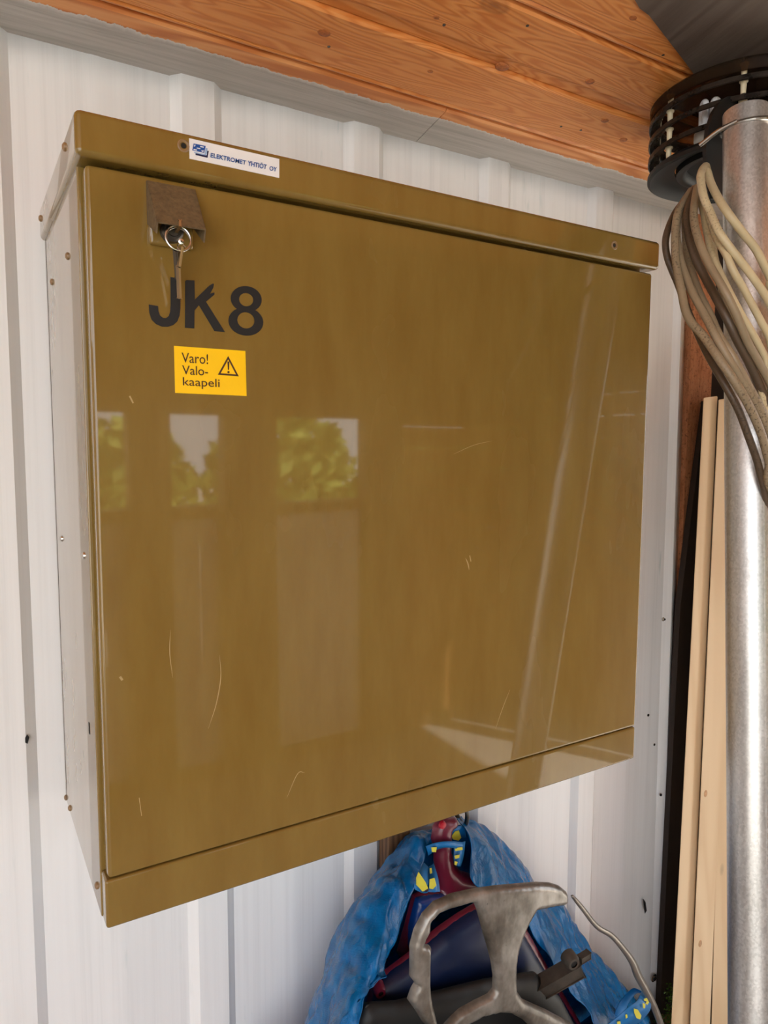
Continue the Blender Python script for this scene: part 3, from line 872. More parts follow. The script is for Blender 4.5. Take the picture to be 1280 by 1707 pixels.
# five louvre rings, each a flaring hoop
hts = [lz1 - 0.0297, lz1 - 0.0564, lz1 - 0.0845]
obj('cap', lathe([(0, 0.004), (LR * 0.72, 0.004), (LR * 0.86, 0.002), (LR * 0.97, -0.006), (LR, -0.010), (LR * 0.985, -0.024), (LR * 0.985 - 0.003, -0.024), (LR - 0.005, -0.010), (LR * 0.84, -0.002), (LR * 0.7, 0.0), (0, 0.0)], (LX, LY, lz1), 64), 'smoked_clear', lamp, True, 50)
for z in hts:
    obj('louvre_ring', lathe([(LR * 0.875, 0.0030), (LR * 0.95, 0.0020), (LR, -0.001), (LR, -0.0075), (LR * 0.985, -0.0085), (LR * 0.97, -0.0040), (LR * 0.93, 0.0), (LR * 0.875, 0.0012), (LR * 0.875, 0.0030)], (LX, LY, z), 64), 'smoked', lamp, True, 50)
obj('bottom_ring', lathe([(LR * 0.70, 0.010), (LR * 0.80, 0.010), (LR * 0.93, 0.006), (LR, -0.002), (LR, -0.008), (LR * 0.97, -0.010), (LR * 0.9, 0.0), (LR * 0.78, 0.005), (LR * 0.70, 0.005), (LR * 0.70, 0.010)], (LX, LY, lz0 + 0.010), 64), 'black_plastic', lamp, True, 50)
obj('inner_cup', lathe([(LR * 0.69, 0.012), (LR * 0.68, 0.002), (LR * 0.62, 0.000), (LR * 0.58, 0.004), (LR * 0.57, 0.014), (LR * 0.36, 0.018), (LR * 0.34, 0.004), (LR * 0.28, 0.000), (LR * 0.22, 0.004), (LR * 0.20, 0.016), (0, 0.016)], (LX, LY, lz0 + 0.006), 48), 'black_plastic', lamp, True, 50)
# spacer rods
def rod_at(px, py):
    # rod standing on the ring circle nearest to this pixel
    best = None
    for k in range(360):
        t = math.radians(k); q = Vector((LX + LR * 0.90 * math.cos(t), LY + LR * 0.90 * math.sin(t), lz1 - 0.03))
        d = np.array(q) - CAM; zz = d @ _fw
        e = (640 + FPX * (d @ _r) / zz - px) ** 2 + (853.5 - FPX * (d @ _u) / zz - py) ** 2
        if best is None or e < best[0]: best = (e, t)
    return best[1]
ta = rod_at(1118, 180); tb = rod_at(1237, 118)
for t in (ta, tb, tb + 2 * math.pi - 1.6, ta + 2.2):
    cx, cy = LX + LR * 0.90 * math.cos(t), LY + LR * 0.90 * math.sin(t)
    rd = obj('rod', tube([(cx, cy, lz0 + 0.012), (cx, cy, lz1 - 0.002)], 0.0022, 8), 'dark_steel', lamp, True)
    for z in [lz1 - 0.006] + hts:
        obj('spacer', lathe([(0.0024, 0.0), (0.0058, 0.0), (0.0060, -0.002), (0.0042, -0.0034), (0.0036, -0.018), (0.0024, -0.018)], (cx, cy, z - 0.004), 12), 'cream_plastic', rd, True, 50)
# compact fluorescent bulb, tubes up
bx, by = at(1182, 226, y=-0.34).x, -0.34
bz = lz0 + 0.018
bulb = thing('light_bulb', (bx, by, bz), 'white compact fluorescent bulb standing inside the black louvred lamp', 'bulb')
obj('base', lathe([(0, 0), (0.014, 0.0), (0.020, 0.006), (0.0215, 0.010), (0.0215, 0.021), (0.019, 0.023), (0.018, 0.027), (0, 0.027)], (bx, by, bz), 32), 'bulb_base', bulb, True, 50)
for k in range(3):
    t = k * 2 * math.pi / 3 + 0.5
    cx, cy = bx + 0.0095 * math.cos(t), by + 0.0095 * math.sin(t); ux, uy = -math.sin(t) * 0.006, math.cos(t) * 0.006
    path = [(cx - ux, cy - uy, bz + 0.025), (cx - ux, cy - uy, bz + 0.058)]
    path += [(cx - ux * math.cos(a), cy - uy * math.cos(a), bz + 0.058 + 0.007 * math.sin(a)) for a in [math.pi * i / 8 for i in range(1, 8)]]
    path += [(cx + ux, cy + uy, bz + 0.058), (cx + ux, cy + uy, bz + 0.025)]
    obj('glass_tube', tube(path, 0.0048, 12), 'bulb_glass', bulb, True, 60)
p = at(1193, 213, y=by - 0.021)
bm = bmesh.new()
for k, (w_, h_) in enumerate(((0.0016, 0.0012), (0.0016, 0.0012), (0.0007, 0.003), (0.0009, 0.0022), (0.0018, 0.0016), (0.0006, 0.0026))):
    th = -2.05 + k * 0.145
    q = Vector((bx + 0.0216 * math.cos(th), by + 0.0216 * math.sin(th), bz + 0.0155))
    obox(q - Vector((0, 0, h_ / 2)), q + Vector((0, 0, h_ / 2)), w_, 0.0006, (math.cos(th), math.sin(th), 0), bm=bm)
obj('print', bm, 'print_brown', bulb)
# lamp bracket: black cup behind the pipe, and the stem to the ceiling
obj('stem', tube([(LX + 0.02, LY - 0.02, lz1), (LX + 0.02, LY - 0.02, rise(LY - 0.02) + 0.004)], 0.011, 14), 'black_plastic', lamp, True)
mp = [(1214, 160), (1200, 170), (1189, 188), (1181, 212), (1177, 245), (1178, 275), (1182, 300), (1190, 330), (1232, 336), (1236, 160)]
obj('mounting_plate', flat_poly([[at(a_, b_, y=-0.392) for a_, b_ in mp]], 0.006), 'black_plastic', lamp)

# ================================================================== galvanised pipe, its hoop, the cables
PY = -0.435
rad = 0.0298
topc = at(1244, 205, y=PY)
botc = Vector((0.7625, -0.549, -0.935 + Z0))
dirv = (botc - topc).normalized()
foot = topc + dirv * ((topc.z) / -dirv.z)
pt = topc - dirv * 0.014
pipe = thing('steel_pipe', foot, 'tall galvanised steel pipe standing in front of the lamp and timber', 'pipe')
bm = bmesh.new()
tube([pt, foot], rad, 48, cap=False, bm=bm); 
tube([pt, foot], rad - 0.003, 48, cap=False, bm=bm)
o = obj('tube', bm, 'galv', pipe, True, 60)
obj('seam', tube([pt + Vector((-0.012, -rad * 0.92, 0)) * 0.99, foot + Vector((-0.012, -rad * 0.92, 0)) * 0.99], 0.0008, 6), 'galv', pipe)
hc = at(1246, 214, y=PY)
path = []
for k in range(40):
    t = 2 * math.pi * k / 40
    path.append(hc + Vector((math.cos(t) * (rad + 0.003), math.sin(t) * (rad + 0.003), 0.002 * math.cos(t))))
obj('wire_hoop', tube(path, 0.0032, 10, closed=True), 'steel', pipe, True)
arm = catmull([hc + Vector((-rad - 0.003, -0.006, 0)), hc + Vector((-rad - 0.010, 0.016, -0.006)), hc + Vector((-rad - 0.016, 0.04, -0.018))], 6)
obj('wire_hook', tube(arm, 0.0030, 10), 'steel', pipe, True)

cables = [
 ('cream_cable', 7.0, [(1170, 300, -.500), (1178, 286, -.520), (1185, 306, -.535), (1198, 332, -.560), (1216, 359, -.580), (1238, 388, -.585), (1258, 413, -.588), (1272, 439, -.590), (1284, 465, -.590), (1300, 505, -.590)]),
 ('cream_cable', 7.0, [(1180, 290, -.500), (1176, 277, -.510), (1168, 290, -.530), (1169, 308, -.540), (1174, 332, -.550), (1184, 355, -.560), (1196, 383, -.575), (1213, 408, -.585), (1234, 435, -.592), (1256, 464, -.596), (1280, 500, -.598), (1312, 560, -.598)]),
 ('cream_cable', 6.6, [(1168, 306, -.515), (1172, 326, -.530), (1179, 352, -.545), (1193, 394, -.562), (1209, 422, -.580), (1223, 453, -.590), (1242, 486, -.592), (1263, 526, -.596), (1280, 558, -.598), (1308, 620, -.598)]),
 ('cream_cable', 6.6, [(1163, 312, -.500), (1166, 330, -.510), (1172, 352, -.525), (1179, 392, -.540), (1187, 423, -.555), (1202, 459, -.575), (1218, 492, -.590), (1234, 522, -.596), (1254, 556, -.600), (1273, 592, -.602), (1300, 650, -.602)]),
 ('dusty_shaded_cable', 7.0, [(1162, 312, -.510), (1159, 330, -.520), (1156, 352, -.535), (1158, 377, -.545), (1167, 408, -.560), (1182, 441, -.575), (1198, 468, -.588), (1213, 495, -.598), (1228, 526, -.602), (1245, 568, -.604), (1264, 603, -.604), (1284, 640, -.604), (1308, 690, -.604)]),
 ('grimy_shaded_cable', 7.4, [(1160, 314, -.495), (1152, 332, -.505), (1146, 350, -.515), (1145, 370, -.522), (1150, 401, -.532), (1160, 432, -.542), (1176, 464, -.555), (1194, 497, -.575), (1213, 534, -.590), (1228, 566, -.594), (1252, 612, -.596), (1284, 684, -.596), (1310, 740, -.596)]),
 ('dusty_shaded_cable', 7.0, [(1157, 314, -.480), (1148, 336, -.488), (1143, 356, -.495), (1142, 388, -.505), (1146, 423, -.515), (1155, 459, -.530), (1167, 492, -.550), (1182, 522, -.570), (1200, 562, -.590), (1222, 596, -.604), (1241, 631, -.608), (1264, 674, -.610), (1284, 712, -.610), (1312, 770, -.610)]),
 ('dusty_shaded_cable', 7.0, [(1153, 318, -.485), (1142, 336, -.490), (1133, 354, -.500), (1128, 386, -.510), (1132, 423, -.520), (1142, 459, -.535), (1158, 495, -.556), (1176, 528, -.575), (1191, 557, -.590), (1210, 592, -.602), (1231, 627, -.606), (1252, 661, -.608), (1268, 692, -.608), (1290, 740, -.608), (1316, 800, -.608)]),
 ('grimy_shaded_cable', 6.8, [(1150, 320, -.475), (1139, 336, -.480), (1126, 354, -.486), (1114, 381, -.492), (1109, 404, -.496), (1112, 428, -.500), (1120, 450, -.505), (1130, 474, -.510), (1144, 512, -.520), (1160, 550, -.540), (1178, 588, -.565), (1194, 617, -.585), (1213, 650, -.600), (1231, 684, -.606), (1246, 724, -.608), (1262, 769, -.608), (1273, 816, -.606), (1282, 860, -.604), (1296, 930, -.600)]),
 ('dusty_shaded_cable', 7.2, [(1152, 318, -.490), (1140, 336, -.498), (1129, 358, -.506), (1125, 395, -.516), (1127, 440, -.528), (1136, 486, -.542), (1142, 516, -.552), (1152, 537, -.562), (1173, 561, -.580), (1203, 605, -.606), (1231, 646, -.618), (1252, 684, -.620), (1269, 724, -.620), (1281, 768, -.618), (1300, 840, -.612)]),
 ('cream_cable', 6.4, [(1166, 316, -.485), (1174, 336, -.492), (1184, 372, -.500), (1190, 420, -.520), (1200, 470, -.560), (1212, 520, -.582), (1228, 560, -.590), (1246, 600, -.594), (1268, 650, -.596), (1296, 716, -.596)]),
]
cab_lab = ['cream cable, uppermost of the bundle crossing the pipe', 'cream cable with the highest loop beside the lamp, second across the pipe',
           'cream cable third from the top where the bundle crosses the pipe', 'cream cable fourth from the top where the bundle crosses the pipe',
           'dusty shaded beige cable in the middle of the bundle hanging by the pipe', 'grimy shaded brown speckled cable in the middle of the bundle by the pipe',
           'dusty shaded beige cable third from the left edge of the hanging bundle', 'dusty shaded beige cable second from the left edge of the hanging bundle',
           'speckled grimy shaded cable bulging farthest left in the bundle, lowest across the pipe', 'dusty shaded beige cable with a sharp bend, crossing the white wall edge',
           'cream cable mostly hidden behind the others of the hanging bundle']
for i, (m, dpx, pts) in enumerate(cables):
    P = [at(a, b, y=y + 0.088) for a, b, y in pts]
    # beyond the frame: most bend down behind the pipe to the floor; one hangs forward of the rest
    e = P[-1]; k = i * 0.007
    P += [Vector((1.06 + k * 0.5, e.y, e.z - 0.16)), Vector((1.20 + k, -0.50, 1.15 - k)), Vector((1.24 + k, -0.50 + k * 0.4, 0.6)), Vector((1.26 + k * 2, -0.50 + k, 0.008))]
    r = 0.0050 if dpx > 6.9 else 0.0048
    o = obj('cable', tube(catmull(P, 6), r * (dpx / 7.0), 10), m, None, True, 80)
    setp(o, cab_lab[i], 'cable', 'cables hanging in a bundle at the pipe')

# ================================================================== timber and post right of the sheet
def batten(name, tl, tr, bl, br, yt, yb, dep, label):
    """batten leaning: front face through these pixels (front at y), going back by dep, standing on the floor"""
    A, Bq, C, Dq = at(*tl, y=yt), at(*tr, y=yt), at(*bl, y=yb), at(*br, y=yb)
    ext = lambda a, c: c + (c - a) * (c.z / (a.z - c.z))
    C2, D2 = ext(A, C), ext(Bq, Dq)
    bm = bmesh.new(); top = (A.z + Bq.z) / 2
    f = [bm.verts.new(v) for v in (A, Bq, D2, C2)]
    bck = [bm.verts.new(v + Vector((0.82 * dep, 0.57 * dep, 0))) for v in (A, Bq, D2, C2)]
    bm.faces.new(f); bm.faces.new(bck[::-1])
    for i in range(4): bm.faces.new((f[i], bck[i], bck[(i + 1) % 4], f[(i + 1) % 4]))
    bmesh.ops.recalc_face_normals(bm, faces=bm.faces)
    bmesh.ops.bevel(bm, geom=list(bm.edges), offset=0.0015, segments=2, affect='EDGES')
    o = obj(name, bm, 'pale_planed_pine'); setp(o, label, 'timber', 'pale battens beside the pipe'); return o
batten('timber_batten', (1172.5, 663), (1196, 660), (1122, 1640), (1152, 1640), -0.085, -0.13, 0.045, 'pale planed pine batten nearest the white wall, left of its pair')
b2_ = batten('timber_batten', (1197.5, 666), (1226, 662), (1153, 1640), (1186, 1640), -0.095, -0.14, 0.045, 'pale planed pine batten with two knots, right of its pair, next to the pipe')
b2_.update_tag(); bpy.context.view_layer.update(); _dg = bpy.context.evaluated_depsgraph_get()
for px, py in ((1176, 1323), (1167, 1573)):
    d_ = Vector(_fw + _r * (px - 640) / FPX - _u * (py - 853.5) / FPX).normalized()
    ok, hit, nrm, _i = b2_.ray_cast(b2_.matrix_world.inverted() @ Vector(CAM), d_)
    if ok: knot(b2_.matrix_world @ hit, 0.006, -nrm, b2_, 1.3, (0, 0, 1), 'pale_knot')
batten('timber_batten', (1216, 600), (1240, 600), (1187.5, 1640), (1222, 1640), -0.10, -0.12, 0.045, 'yellowish pine batten half hidden behind the galvanised pipe')
o = obj('galvanised_post', tube([(1.565, -0.03, 0.0), (1.565, -0.03, ZC)], 0.03, 24), 'galv', None, True)
setp(o, 'mottled galvanised post in the dark corner behind the cables and battens', 'post')
o = obj('batten_shadow_slab', flat_poly([[at(a_, b_, y=-0.03) for a_, b_ in ((1178, 668), (1152, 860), (1134, 1010), (1126, 1160), (1110, 1480), (1100, 1690), (1160, 1695), (1200, 1000), (1204, 668))]], 0.014), 'brown_gap')  # slab shaped and coloured as the battens' shadow on the stud
setp(o, 'added dark slab standing in for the shadow behind the pale battens beside the white sheet edge', 'board')
# block of wood on the wall under the cabinet
p = at(640, 1395, y=-0.03); q = at(676, 1424, y=-0.03)
o = obj('wooden_block', box((p.x, -0.045, q.z - 0.02), (q.x, -0.0125, zbm + 0.01), 0.002), 'brown_post_wood')
setp(o, 'brown wooden block on the wall under the cabinet behind the blue bag', 'block')
# moss
bm = bmesh.new()
c0 = at(1106, 1665, y=-0.02)
for i in range(700):
    c = c0 + Vector((random.gauss(0, 0.007), random.uniform(-0.025, 0.02), random.uniform(-0.10, 0.05)))
    a = Vector((random.uniform(-1, 1), random.uniform(-1, 0.2), random.uniform(-0.2, 1))).normalized() * 0.007
    b = a.orthogonal().normalized() * 0.0016
    bm.faces.new([bm.verts.new(c + b), bm.verts.new(c + a), bm.verts.new(c - b)])
o = obj('moss', bm, 'moss'); setp(o, 'bright green moss growing below the sheet corner', 'moss', kind='stuff')

# ================================================================== blue bag and the parts in it
bagc = at(760, 1700, y=-0.12)
bag = thing('blue_bag', (bagc.x, -0.12, 0.38), 'blue woven plastic carrier bag hanging on the wall under the cabinet', 'bag')
def R_(rows): return [[at(a, b, y=y) for a, b, y in r] for r in rows]
left = R_([
 [(724, 1382, -.02), (716, 1379, -.050), (719, 1377, -.062), (722, 1375, -.070), (729, 1373, -.078)],
 [(690, 1400, -.017), (676, 1394, -.050), (684, 1396, -.085), (697, 1402, -.105), (712, 1416, -.110)],
 [(664, 1436, -.017), (647, 1434, -.060), (655, 1436, -.100), (676, 1440, -.135), (702, 1450, -.135)],
 [(632, 1476, -.017), (611, 1474, -.075), (622, 1476, -.130), (656, 1482, -.175), (690, 1484, -.165)],
 [(585, 1556, -.017), (559, 1556, -.090), (572, 1558, -.165), (634, 1564, -.220), (674, 1543, -.195)],
 [(560, 1634, -.017), (532, 1634, -.100), (550, 1638, -.185), (598, 1650, -.255), (652, 1604, -.215)],
 [(540, 1706, -.017), (508, 1706, -.110), (528, 1712, -.200), (560, 1720, -.280), (618, 1645, -.250)],
 [(530, 1800, -.017), (494, 1800, -.120), (512, 1804, -.210), (540, 1806, -.290), (592, 1716, -.285)],
 [(530, 1900, -.017), (490, 1900, -.120), (508, 1900, -.210), (530, 1900, -.290), (580, 1800, -.300)]])
o = obj('left_panel', grid_mesh(left, 16, 16, 0.0085, 17, seed=1.3), 'tarp', bag, True, 60); solidify(o, 0.0012)
right = R_([
 [(770, 1372, -.02), (768, 1364, -.050), (766, 1364, -.060), (763, 1365, -.070), (760, 1366, -.078)],
 [(800, 1396, -.017), (812, 1391, -.045), (803, 1390, -.075), (790, 1388, -.100), (774, 1385, -.110)],
 [(840, 1432, -.017), (852, 1426, -.050), (838, 1428, -.090), (812, 1428, -.130), (779, 1420, -.130)],
 [(878, 1482, -.017), (896, 1474, -.055), (872, 1478, -.105), (834, 1480, -.150), (785, 1470, -.150)],
 [(922, 1530, -.017), (942, 1519, -.055), (920, 1522, -.110), (886, 1520, -.165), (842, 1502, -.165)],
 [(950, 1575, -.017), (970, 1563, -.060), (948, 1566, -.110), (916, 1564, -.170), (880, 1546, -.180)],
 [(990, 1625, -.017), (1010, 1614, -.065), (988, 1620, -.115), (958, 1624, -.180), (921, 1614, -.195)],
 [(1025, 1668, -.017), (1044, 1656, -.070), (1022, 1664, -.125), (988, 1668, -.190), (948, 1654, -.210)],
 [(1060, 1718, -.017), (1082, 1706, -.075), (1060, 1712, -.130), (1024, 1718, -.200), (985, 1708, -.225)],
 [(1090, 1800, -.017), (1112, 1796, -.080), (1090, 1800, -.140), (1050, 1800, -.210), (1014, 1780, -.240)]])
o = obj('right_panel', grid_mesh(right, 16, 14, 0.0075, 16, seed=5.1), 'tarp', bag, True, 60); solidify(o, 0.0012)
back = R_([[(722, 1385, -.02), (745, 1380, -.018), (768, 1375, -.02)], [(640, 1480, -.018), (740, 1480, -.017), (870, 1480, -.018)],
           [(580, 1600, -.017), (760, 1600, -.017), (970, 1600, -.017)], [(550, 1800, -.017), (800, 1800, -.017), (1080, 1800, -.017)]])
o = obj('back_panel', grid_mesh(back, 8, 8, 0.001, 12), 'tarp', bag, True, 60); solidify(o, 0.001)
# the belly of the bag below the frame, closing it at the bottom
P0 = [Vector((left[-1][3].x - 0.02, -0.10, 0.70)), Vector((0.34, -0.30, 0.78)), Vector((0.62, -0.36, 0.66)), Vector((0.90, -0.30, 0.50)), Vector((1.10, -0.10, 0.40))]
low = [P0, [Vector((p.x * 0.97 + 0.02, p.y, p.z * 0.5 + 0.24)) for p in P0], [Vector((p.x * 0.95 + 0.03, p.y * 0.95, 0.42)) for p in P0], [Vector((p.x * 0.9 + 0.06, -0.03, 0.385)) for p in P0]]
o = obj('belly', grid_mesh(low, 8, 6, 0.006, 12, seed=9), 'tarp', bag, True, 60); solidify(o, 0.0012)

def ribbon(pts, w, side, name, mat, par, n=6, t=0.0012):
    """strap: centre line of world points, half width vector per point"""
    c = catmull(pts, n); s = catmull(side, n) if isinstance(side, list) else [Vector(side)] * len(c)
    bm = bmesh.new()
    a = [bm.verts.new(p - q * w / 2) for p, q in zip(c, s)]; b = [bm.verts.new(p + q * w / 2) for p, q in zip(c, s)]
    for i in range(len(c) - 1): bm.faces.new((a[i], a[i + 1], b[i + 1], b[i]))
    o = obj(name, bm, mat, par, True, 60); solidify(o, t); return o
Rv = Vector(_r); Uv = Vector(_u)
def pxribbon(rows, name, mat, par, t=0.0014):
    """strap between two edges given as ((px,py),(px,py),y)"""
    A = catmull([at(*a, y=y) for a, b, y in rows], 6); Bq = catmull([at(*b, y=y) for a, b, y in rows], 6)
    bm = bmesh.new(); va = [bm.verts.new(p) for p in A]; vm = [bm.verts.new((p + q) / 2 + Vector((0, -0.0015, 0))) for p, q in zip(A, Bq)]; vb = [bm.verts.new(p) for p in Bq]
    for i in range(len(A) - 1):
        bm.faces.new((va[i], va[i + 1], vm[i + 1], vm[i])); bm.faces.new((vm[i], vm[i + 1], vb[i + 1], vb[i]))
    o = obj(name, bm, mat, par, True, 60); solidify(o, t); return o
def z2(a, b): return (480 + a / 3.048, 1340 + b / 3.048)
def blob(name, pts, y, mat, par):
    return obj(name, flat_poly([[at(*z2(a, b), y=y) for a, b in pts]], 0.0006), mat, par)
# handles: one looped up to the hook, its ends running down to the panels
hr = pxribbon([(z2(742, 120), z2(770, 75), -.088), (z2(790, 150), z2(800, 95), -.100), (z2(850, 172), z2(860, 112), -.104), (z2(905, 170), z2(895, 110), -.098)], 'handle', 'strap_blue', bag)
blob('yellow_print', [(832, 165), (850, 140), (868, 135), (880, 172), (866, 188), (838, 180)], -.1075, 'strap_yellow', hr)
hr = pxribbon([(z2(700, 215), z2(712, 262), -.125), (z2(760, 196), z2(765, 228), -.138), (z2(830, 190), z2(830, 222), -.140), (z2(896, 196), z2(885, 240), -.130)], 'handle', 'strap_blue', bag)
blob('yellow_print', [(728, 222), (756, 220), (752, 246), (732, 244)], -.1425, 'strap_yellow', hr)
hr = pxribbon([(z2(846, 200), z2(900, 190), -.128), (z2(842, 260), z2(892, 262), -.134), (z2(846, 310), z2(876, 318), -.138)], 'handle', 'strap_blue', bag)
blob('yellow_print', [(848, 224), (886, 220), (888, 234), (850, 240)], -.1375, 'strap_yellow', hr)
blob('yellow_print', [(846, 264), (872, 258), (870, 274), (850, 280)], -.1405, 'strap_yellow', hr)
blob('yellow_print', [(848, 292), (862, 296), (856, 314), (846, 308)], -.1435, 'strap_yellow', hr)
hr = pxribbon([(z2(690, 300), z2(722, 330), -.150), (z2(660, 360), z2(712, 400), -.176), (z2(642, 430), z2(690, 452), -.186), (z2(700, 452), z2(716, 440), -.188)], 'handle', 'strap_blue', bag)
blob('yellow_print', [(664, 346), (700, 400), (712, 430), (684, 446), (652, 412), (652, 376)], -.1895, 'strap_yellow', hr)
hr = pxribbon([(z2(716, 320), z2(740, 300), -.150), (z2(716, 380), z2(760, 372), -.172), (z2(714, 448), z2(772, 446), -.182)], 'handle', 'strap_blue', bag)
blob('yellow_print', [(720, 384), (744, 376), (754, 414), (736, 434), (718, 430)], -.1865, 'strap_yellow', hr)
blob('yellow_print', [(720, 328), (730, 326), (732, 352), (722, 356)], -.1665, 'strap_yellow', hr)
# the other handle, looping out on the right
def z9(a, b): return (860 + a / 4.923, 1480 + b / 4.923)
hr = pxribbon([(z9(700, 1160), z9(760, 1240), -.235), (z9(830, 1062), z9(900, 1160), -.245), (z9(910, 990), z9(1000, 1110), -.250), (z9(990, 930), z9(1080, 1030), -.248), (z9(1016, 880), z9(1106, 965), -.240), (z9(1030, 850), z9(1080, 900), -.215)], 'handle', 'strap_blue', bag)
def blob9(pts, y): obj('yellow_print', flat_poly([[at(*z9(a, b), y=y) for a, b in pts]], 0.0006), 'strap_yellow', hr)
blob9([(968, 992), (1000, 1000), (1030, 1050), (1020, 1080), (990, 1070), (972, 1030)], -.2550)
blob9([(1050, 912), (1075, 905), (1092, 940), (1080, 960), (1064, 950), (1074, 930), (1052, 928)], -.2475)
blob9([(1040, 945), (1062, 955), (1058, 990), (1044, 985)], -.2525)
blob9([(898, 1042), (912, 1040), (916, 1064), (902, 1074)], -.2525)
blob9([(830, 1100), (856, 1095), (860, 1116), (832, 1122)], -.2500)
hr = pxribbon([(z9(1030, 850), z9(1085, 900), -.212), (z9(960, 826), z9(1000, 860), -.190), (z9(890, 890), z9(930, 930), -.175), (z9(840, 960), z9(900, 1010), -.170), (z9(800, 1060), z9(900, 1120), -.175)], 'handle', 'strap_blue', bag)
hk = at(748, 1366, y=-0.03)
o = obj('wall_hook', tube(catmull([(hk.x, 0.0, hk.z + 0.03), (hk.x, -0.03, hk.z + 0.03), (hk.x, -0.075, hk.z + 0.012), (hk.x, -0.085, hk.z + 0.03), (hk.x, -0.082, hk.z + 0.045)], 6), 0.004, 8), 'dark_steel', None, True)
setp(o, 'steel hook on the wall holding the blue bag under the cabinet', 'hook')

# maroon fairing with its blue reflection as a coloured plate, standing in the bag
yA = -0.100
def fair(pts, holes, y, mat, name, par, **kw):
    return obj(name, pillow(pxz(pts, y), [pxz(h_, y) for h_ in holes], y, **kw), mat, par, True, 60)
fg = at(740, 1700, y=yA)
f1 = thing('plastic_fairing', (fg.x, yA, 0.45), 'maroon vehicle fairing with a painted blue reflection and a bolt lug inside the blue bag', 'fairing')
A1 = [z2(*q) for q in ((770, 70), (858, 70), (856, 112), (830, 130), (826, 220), (840, 300), (880, 345), (960, 370), (1020, 366), (1040, 400), (1030, 425), (960, 440), (880, 460), (800, 500), (740, 560), (690, 640), (640, 740), (590, 800), (560, 760), (600, 620), (640, 470), (700, 440), (770, 440), (760, 360), (748, 290), (752, 230), (735, 190), (745, 120))]
fair(A1, [], -.118, 'maroon_paint', 'rim', f1, rim=0.02, lift=0.014, cell=0.004)
A2 = [z2(*q) for q in ((655, 486), (720, 466), (790, 462), (850, 470), (800, 508), (740, 568), (694, 648), (650, 730), (616, 770), (606, 720), (622, 620))]
fair(A2, [], -.1275, 'blue_reflection_tone', 'panel', f1, rim=0.02, lift=0.010, cell=0.004)  # blue of the bag reflected in the maroon part, coloured in as a plate
lug = at(*z2(1018, 405), y=-.135)
obj('bolt_lug', lathe([(0.0035, -0.010), (0.0075, -0.010), (0.0085, -0.006), (0.0095, 0.012), (0, 0.012)], lug, 20, (0.1, 1, 0)), 'maroon_paint', f1, True, 50)
obj('bolt_hole', lathe([(0, -0.0085), (0.0036, -0.0085)], lug, 14, (0.1, 1, 0)), 'dark_hole', f1)
p = at(*z2(785, 108), y=-.136)
obj('reflector', lathe([(0, -0.003), (0.006, -0.002), (0.007, 0.002)], p, 16, (0, 1, 0)), 'red_reflector', f1, True)

f2 = thing('plastic_fairing', (fg.x, -0.16, 0.45), 'dark blue fairing with a thin maroon edge behind the silver part in the bag', 'fairing')
B1 = [z2(*q) for q in ((415, 915), (520, 840), (640, 750), (760, 640), (860, 570), (960, 510), (1040, 540), (1180, 580), (1310, 810), (1490, 1118), (1550, 1250), (1450, 1380), (600, 1380), (420, 1250), (410, 1000))]
fair(B1, [], -.185, 'maroon_paint', 'rim', f2, rim=0.016, lift=0.008, cell=0.006)
B2 = [z2(*q) for q in ((432, 930), (530, 850), (650, 764), (770, 656), (870, 584), (960, 530), (1040, 560), (1165, 600), (1290, 815), (1470, 1118), (1530, 1250), (1430, 1360), (600, 1360), (440, 1240), (428, 1010))]
fair(B2, [], -.189, 'navy_paint', 'panel', f2, rim=0.05, lift=0.022, cell=0.006)
lug = at(*z2(462, 945), y=-.200)
obj('bolt_lug', lathe([(0.0040, -0.008), (0.0075, -0.008), (0.0095, -0.004), (0.0105, 0.010), (0, 0.010)], lug, 20, (0.15, 1, 0.1)), 'maroon_paint', f2, True, 50)
obj('bolt_hole', lathe([(0, -0.0065), (0.0042, -0.0065)], lug, 14, (0.15, 1, 0.1)), 'dark_hole', f2)
C1 = [z2(*q) for q in ((400, 1020), (560, 1010), (760, 960), (1000, 900), (1260, 860), (1380, 980), (1520, 1250), (1450, 1420), (500, 1420), (350, 1118))]
o = obj('unlit_fill_sheet', pillow(pxz(C1, -.235), [], -.235, cell=0.007, rim=0.03, lift=0.012), 'black_plastic', None, True, 60)  # black sheet added for the unlit inside of the bag
setp(o, 'black sheet standing in for the unlit depth of the bag behind the silver fairing', 'panel')

# worn silver fairing with three openings, leaning in front
def z1(a, b): return (680 + a / 2.909, 1340 + b / 2.909)
yS = -0.300
out = [(40, 830), (42, 720), (62, 640), (100, 560), (150, 500), (230, 455), (330, 425), (430, 408), (540, 398), (640, 393), (710, 400), (760, 418), (797, 448), (790, 490), (778, 508), (700, 510), (622, 520), (590, 570), (560, 630), (535, 700), (522, 780), (520, 850), (528, 910), (560, 955), (620, 985), (690, 1020), (760, 1062), (840, 1110), (900, 1180), (930, 1300), (900, 1420), (800, 1500), (400, 1500), (250, 1440), (180, 1330), (160, 1200), (140, 1130), (90, 1080), (60, 1030), (28, 985), (45, 930), (60, 900), (38, 870)]
hole_l = [(122, 640), (128, 590), (160, 548), (205, 520), (250, 505), (300, 487), (330, 484), (345, 520), (365, 600), (390, 690), (410, 770), (420, 840), (418, 900), (395, 930), (330, 965), (260, 1010), (215, 1060), (185, 1100), (160, 1110), (150, 1060), (130, 980), (122, 880), (124, 790), (130, 712), (94, 706), (108, 668)]
hole_b = [(240, 1120), (290, 1070), (360, 1030), (430, 1012), (500, 1016), (560, 1050), (610, 1100), (640, 1180), (620, 1290), (520, 1360), (400, 1350), (300, 1290), (250, 1210)]
cx = at(*z1(450, 800), y=yS)
bul = lambda x, z: 0.55 * (x - cx.x) ** 2 + 0.15 * (z - cx.z) ** 2
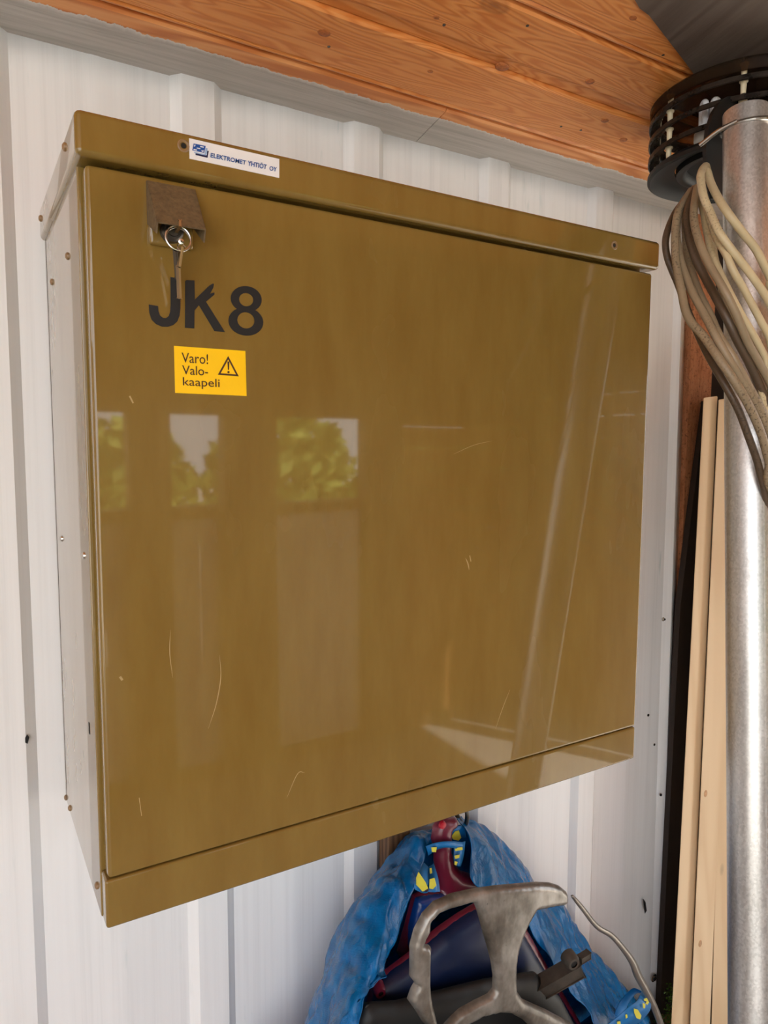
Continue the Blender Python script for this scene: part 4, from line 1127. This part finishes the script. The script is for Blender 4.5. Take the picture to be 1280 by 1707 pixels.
sf = obj('silver_fairing', pillow(pxz([z1(*q) for q in out], yS), [pxz([z1(*q) for q in hole_l], yS), pxz([z1(*q) for q in hole_b], yS)], yS, cell=0.0036, thick=0.005, rim=0.009, lift=0.008, bulge=bul), 'silver', None, True, 60)
setp(sf, 'worn silver grey plastic fairing with large openings in front of the blue bag', 'fairing')
# thin bent metal strip leaving its right end
sp = [(455, 62), (500, 115), (560, 190), (620, 270), (680, 330), (780, 390), (870, 490), (955, 610), (1000, 720), (1060, 830), (1110, 930), (1150, 1020), (1190, 1130)]
wd = [16, 30, 34, 36, 38, 40, 46, 54, 62, 60, 54, 50, 46]
rows = []
for i, (a, b) in enumerate(sp):
    a2, b2 = sp[max(i - 1, 0)]; a3, b3 = sp[min(i + 1, len(sp) - 1)]
    dx, dy_ = a3 - a2, b3 - b2; L = math.hypot(dx, dy_); nx, ny = -dy_ / L * wd[i] / 2, dx / L * wd[i] / 2
    rows.append((z9(a - nx, b - ny), z9(a + nx, b + ny), -0.275 + 0.004 * i))
st = pxribbon(rows, 'metal_strip', 'aluminium', None, 0.003)
setp(st, 'thin bent grey metal strip running from the silver fairing to the lower right', 'strip')
# dark iron bracket
y1, y2 = -0.225, -0.262
a = at(*z9(60, 900), y=y1); b = at(*z9(520, 640), y=y2)
br = thing('iron_bracket', (a + b) / 2, 'dark dirty iron bracket with a lug lying in the bag beside the silver fairing', 'bracket')
bm = obox(a, b, 0.020, 0.031, (-0.45, -0.1, 0.9), 0.002)
obj('channel', bm, 'bracket_iron', br)
l0 = at(*z9(455, 600), y=y2 - 0.008)
obj('end_lug', lathe([(0.006, -0.008), (0.010, -0.008), (0.013, -0.002), (0.013, 0.012), (0, 0.012)], l0, 18, (0.2, 1, 0.1)), 'bracket_iron', br, True, 50)
obj('lug_hole', lathe([(0, -0.006), (0.006, -0.006)], l0, 14, (0.2, 1, 0.1)), 'dark_hole', br)
obj('tab', obox(at(*z9(520, 590), y=y2), at(*z9(596, 545), y=y2), 0.010, 0.011, (-0.4, 0, 0.9), 0.001), 'bracket_iron', br)
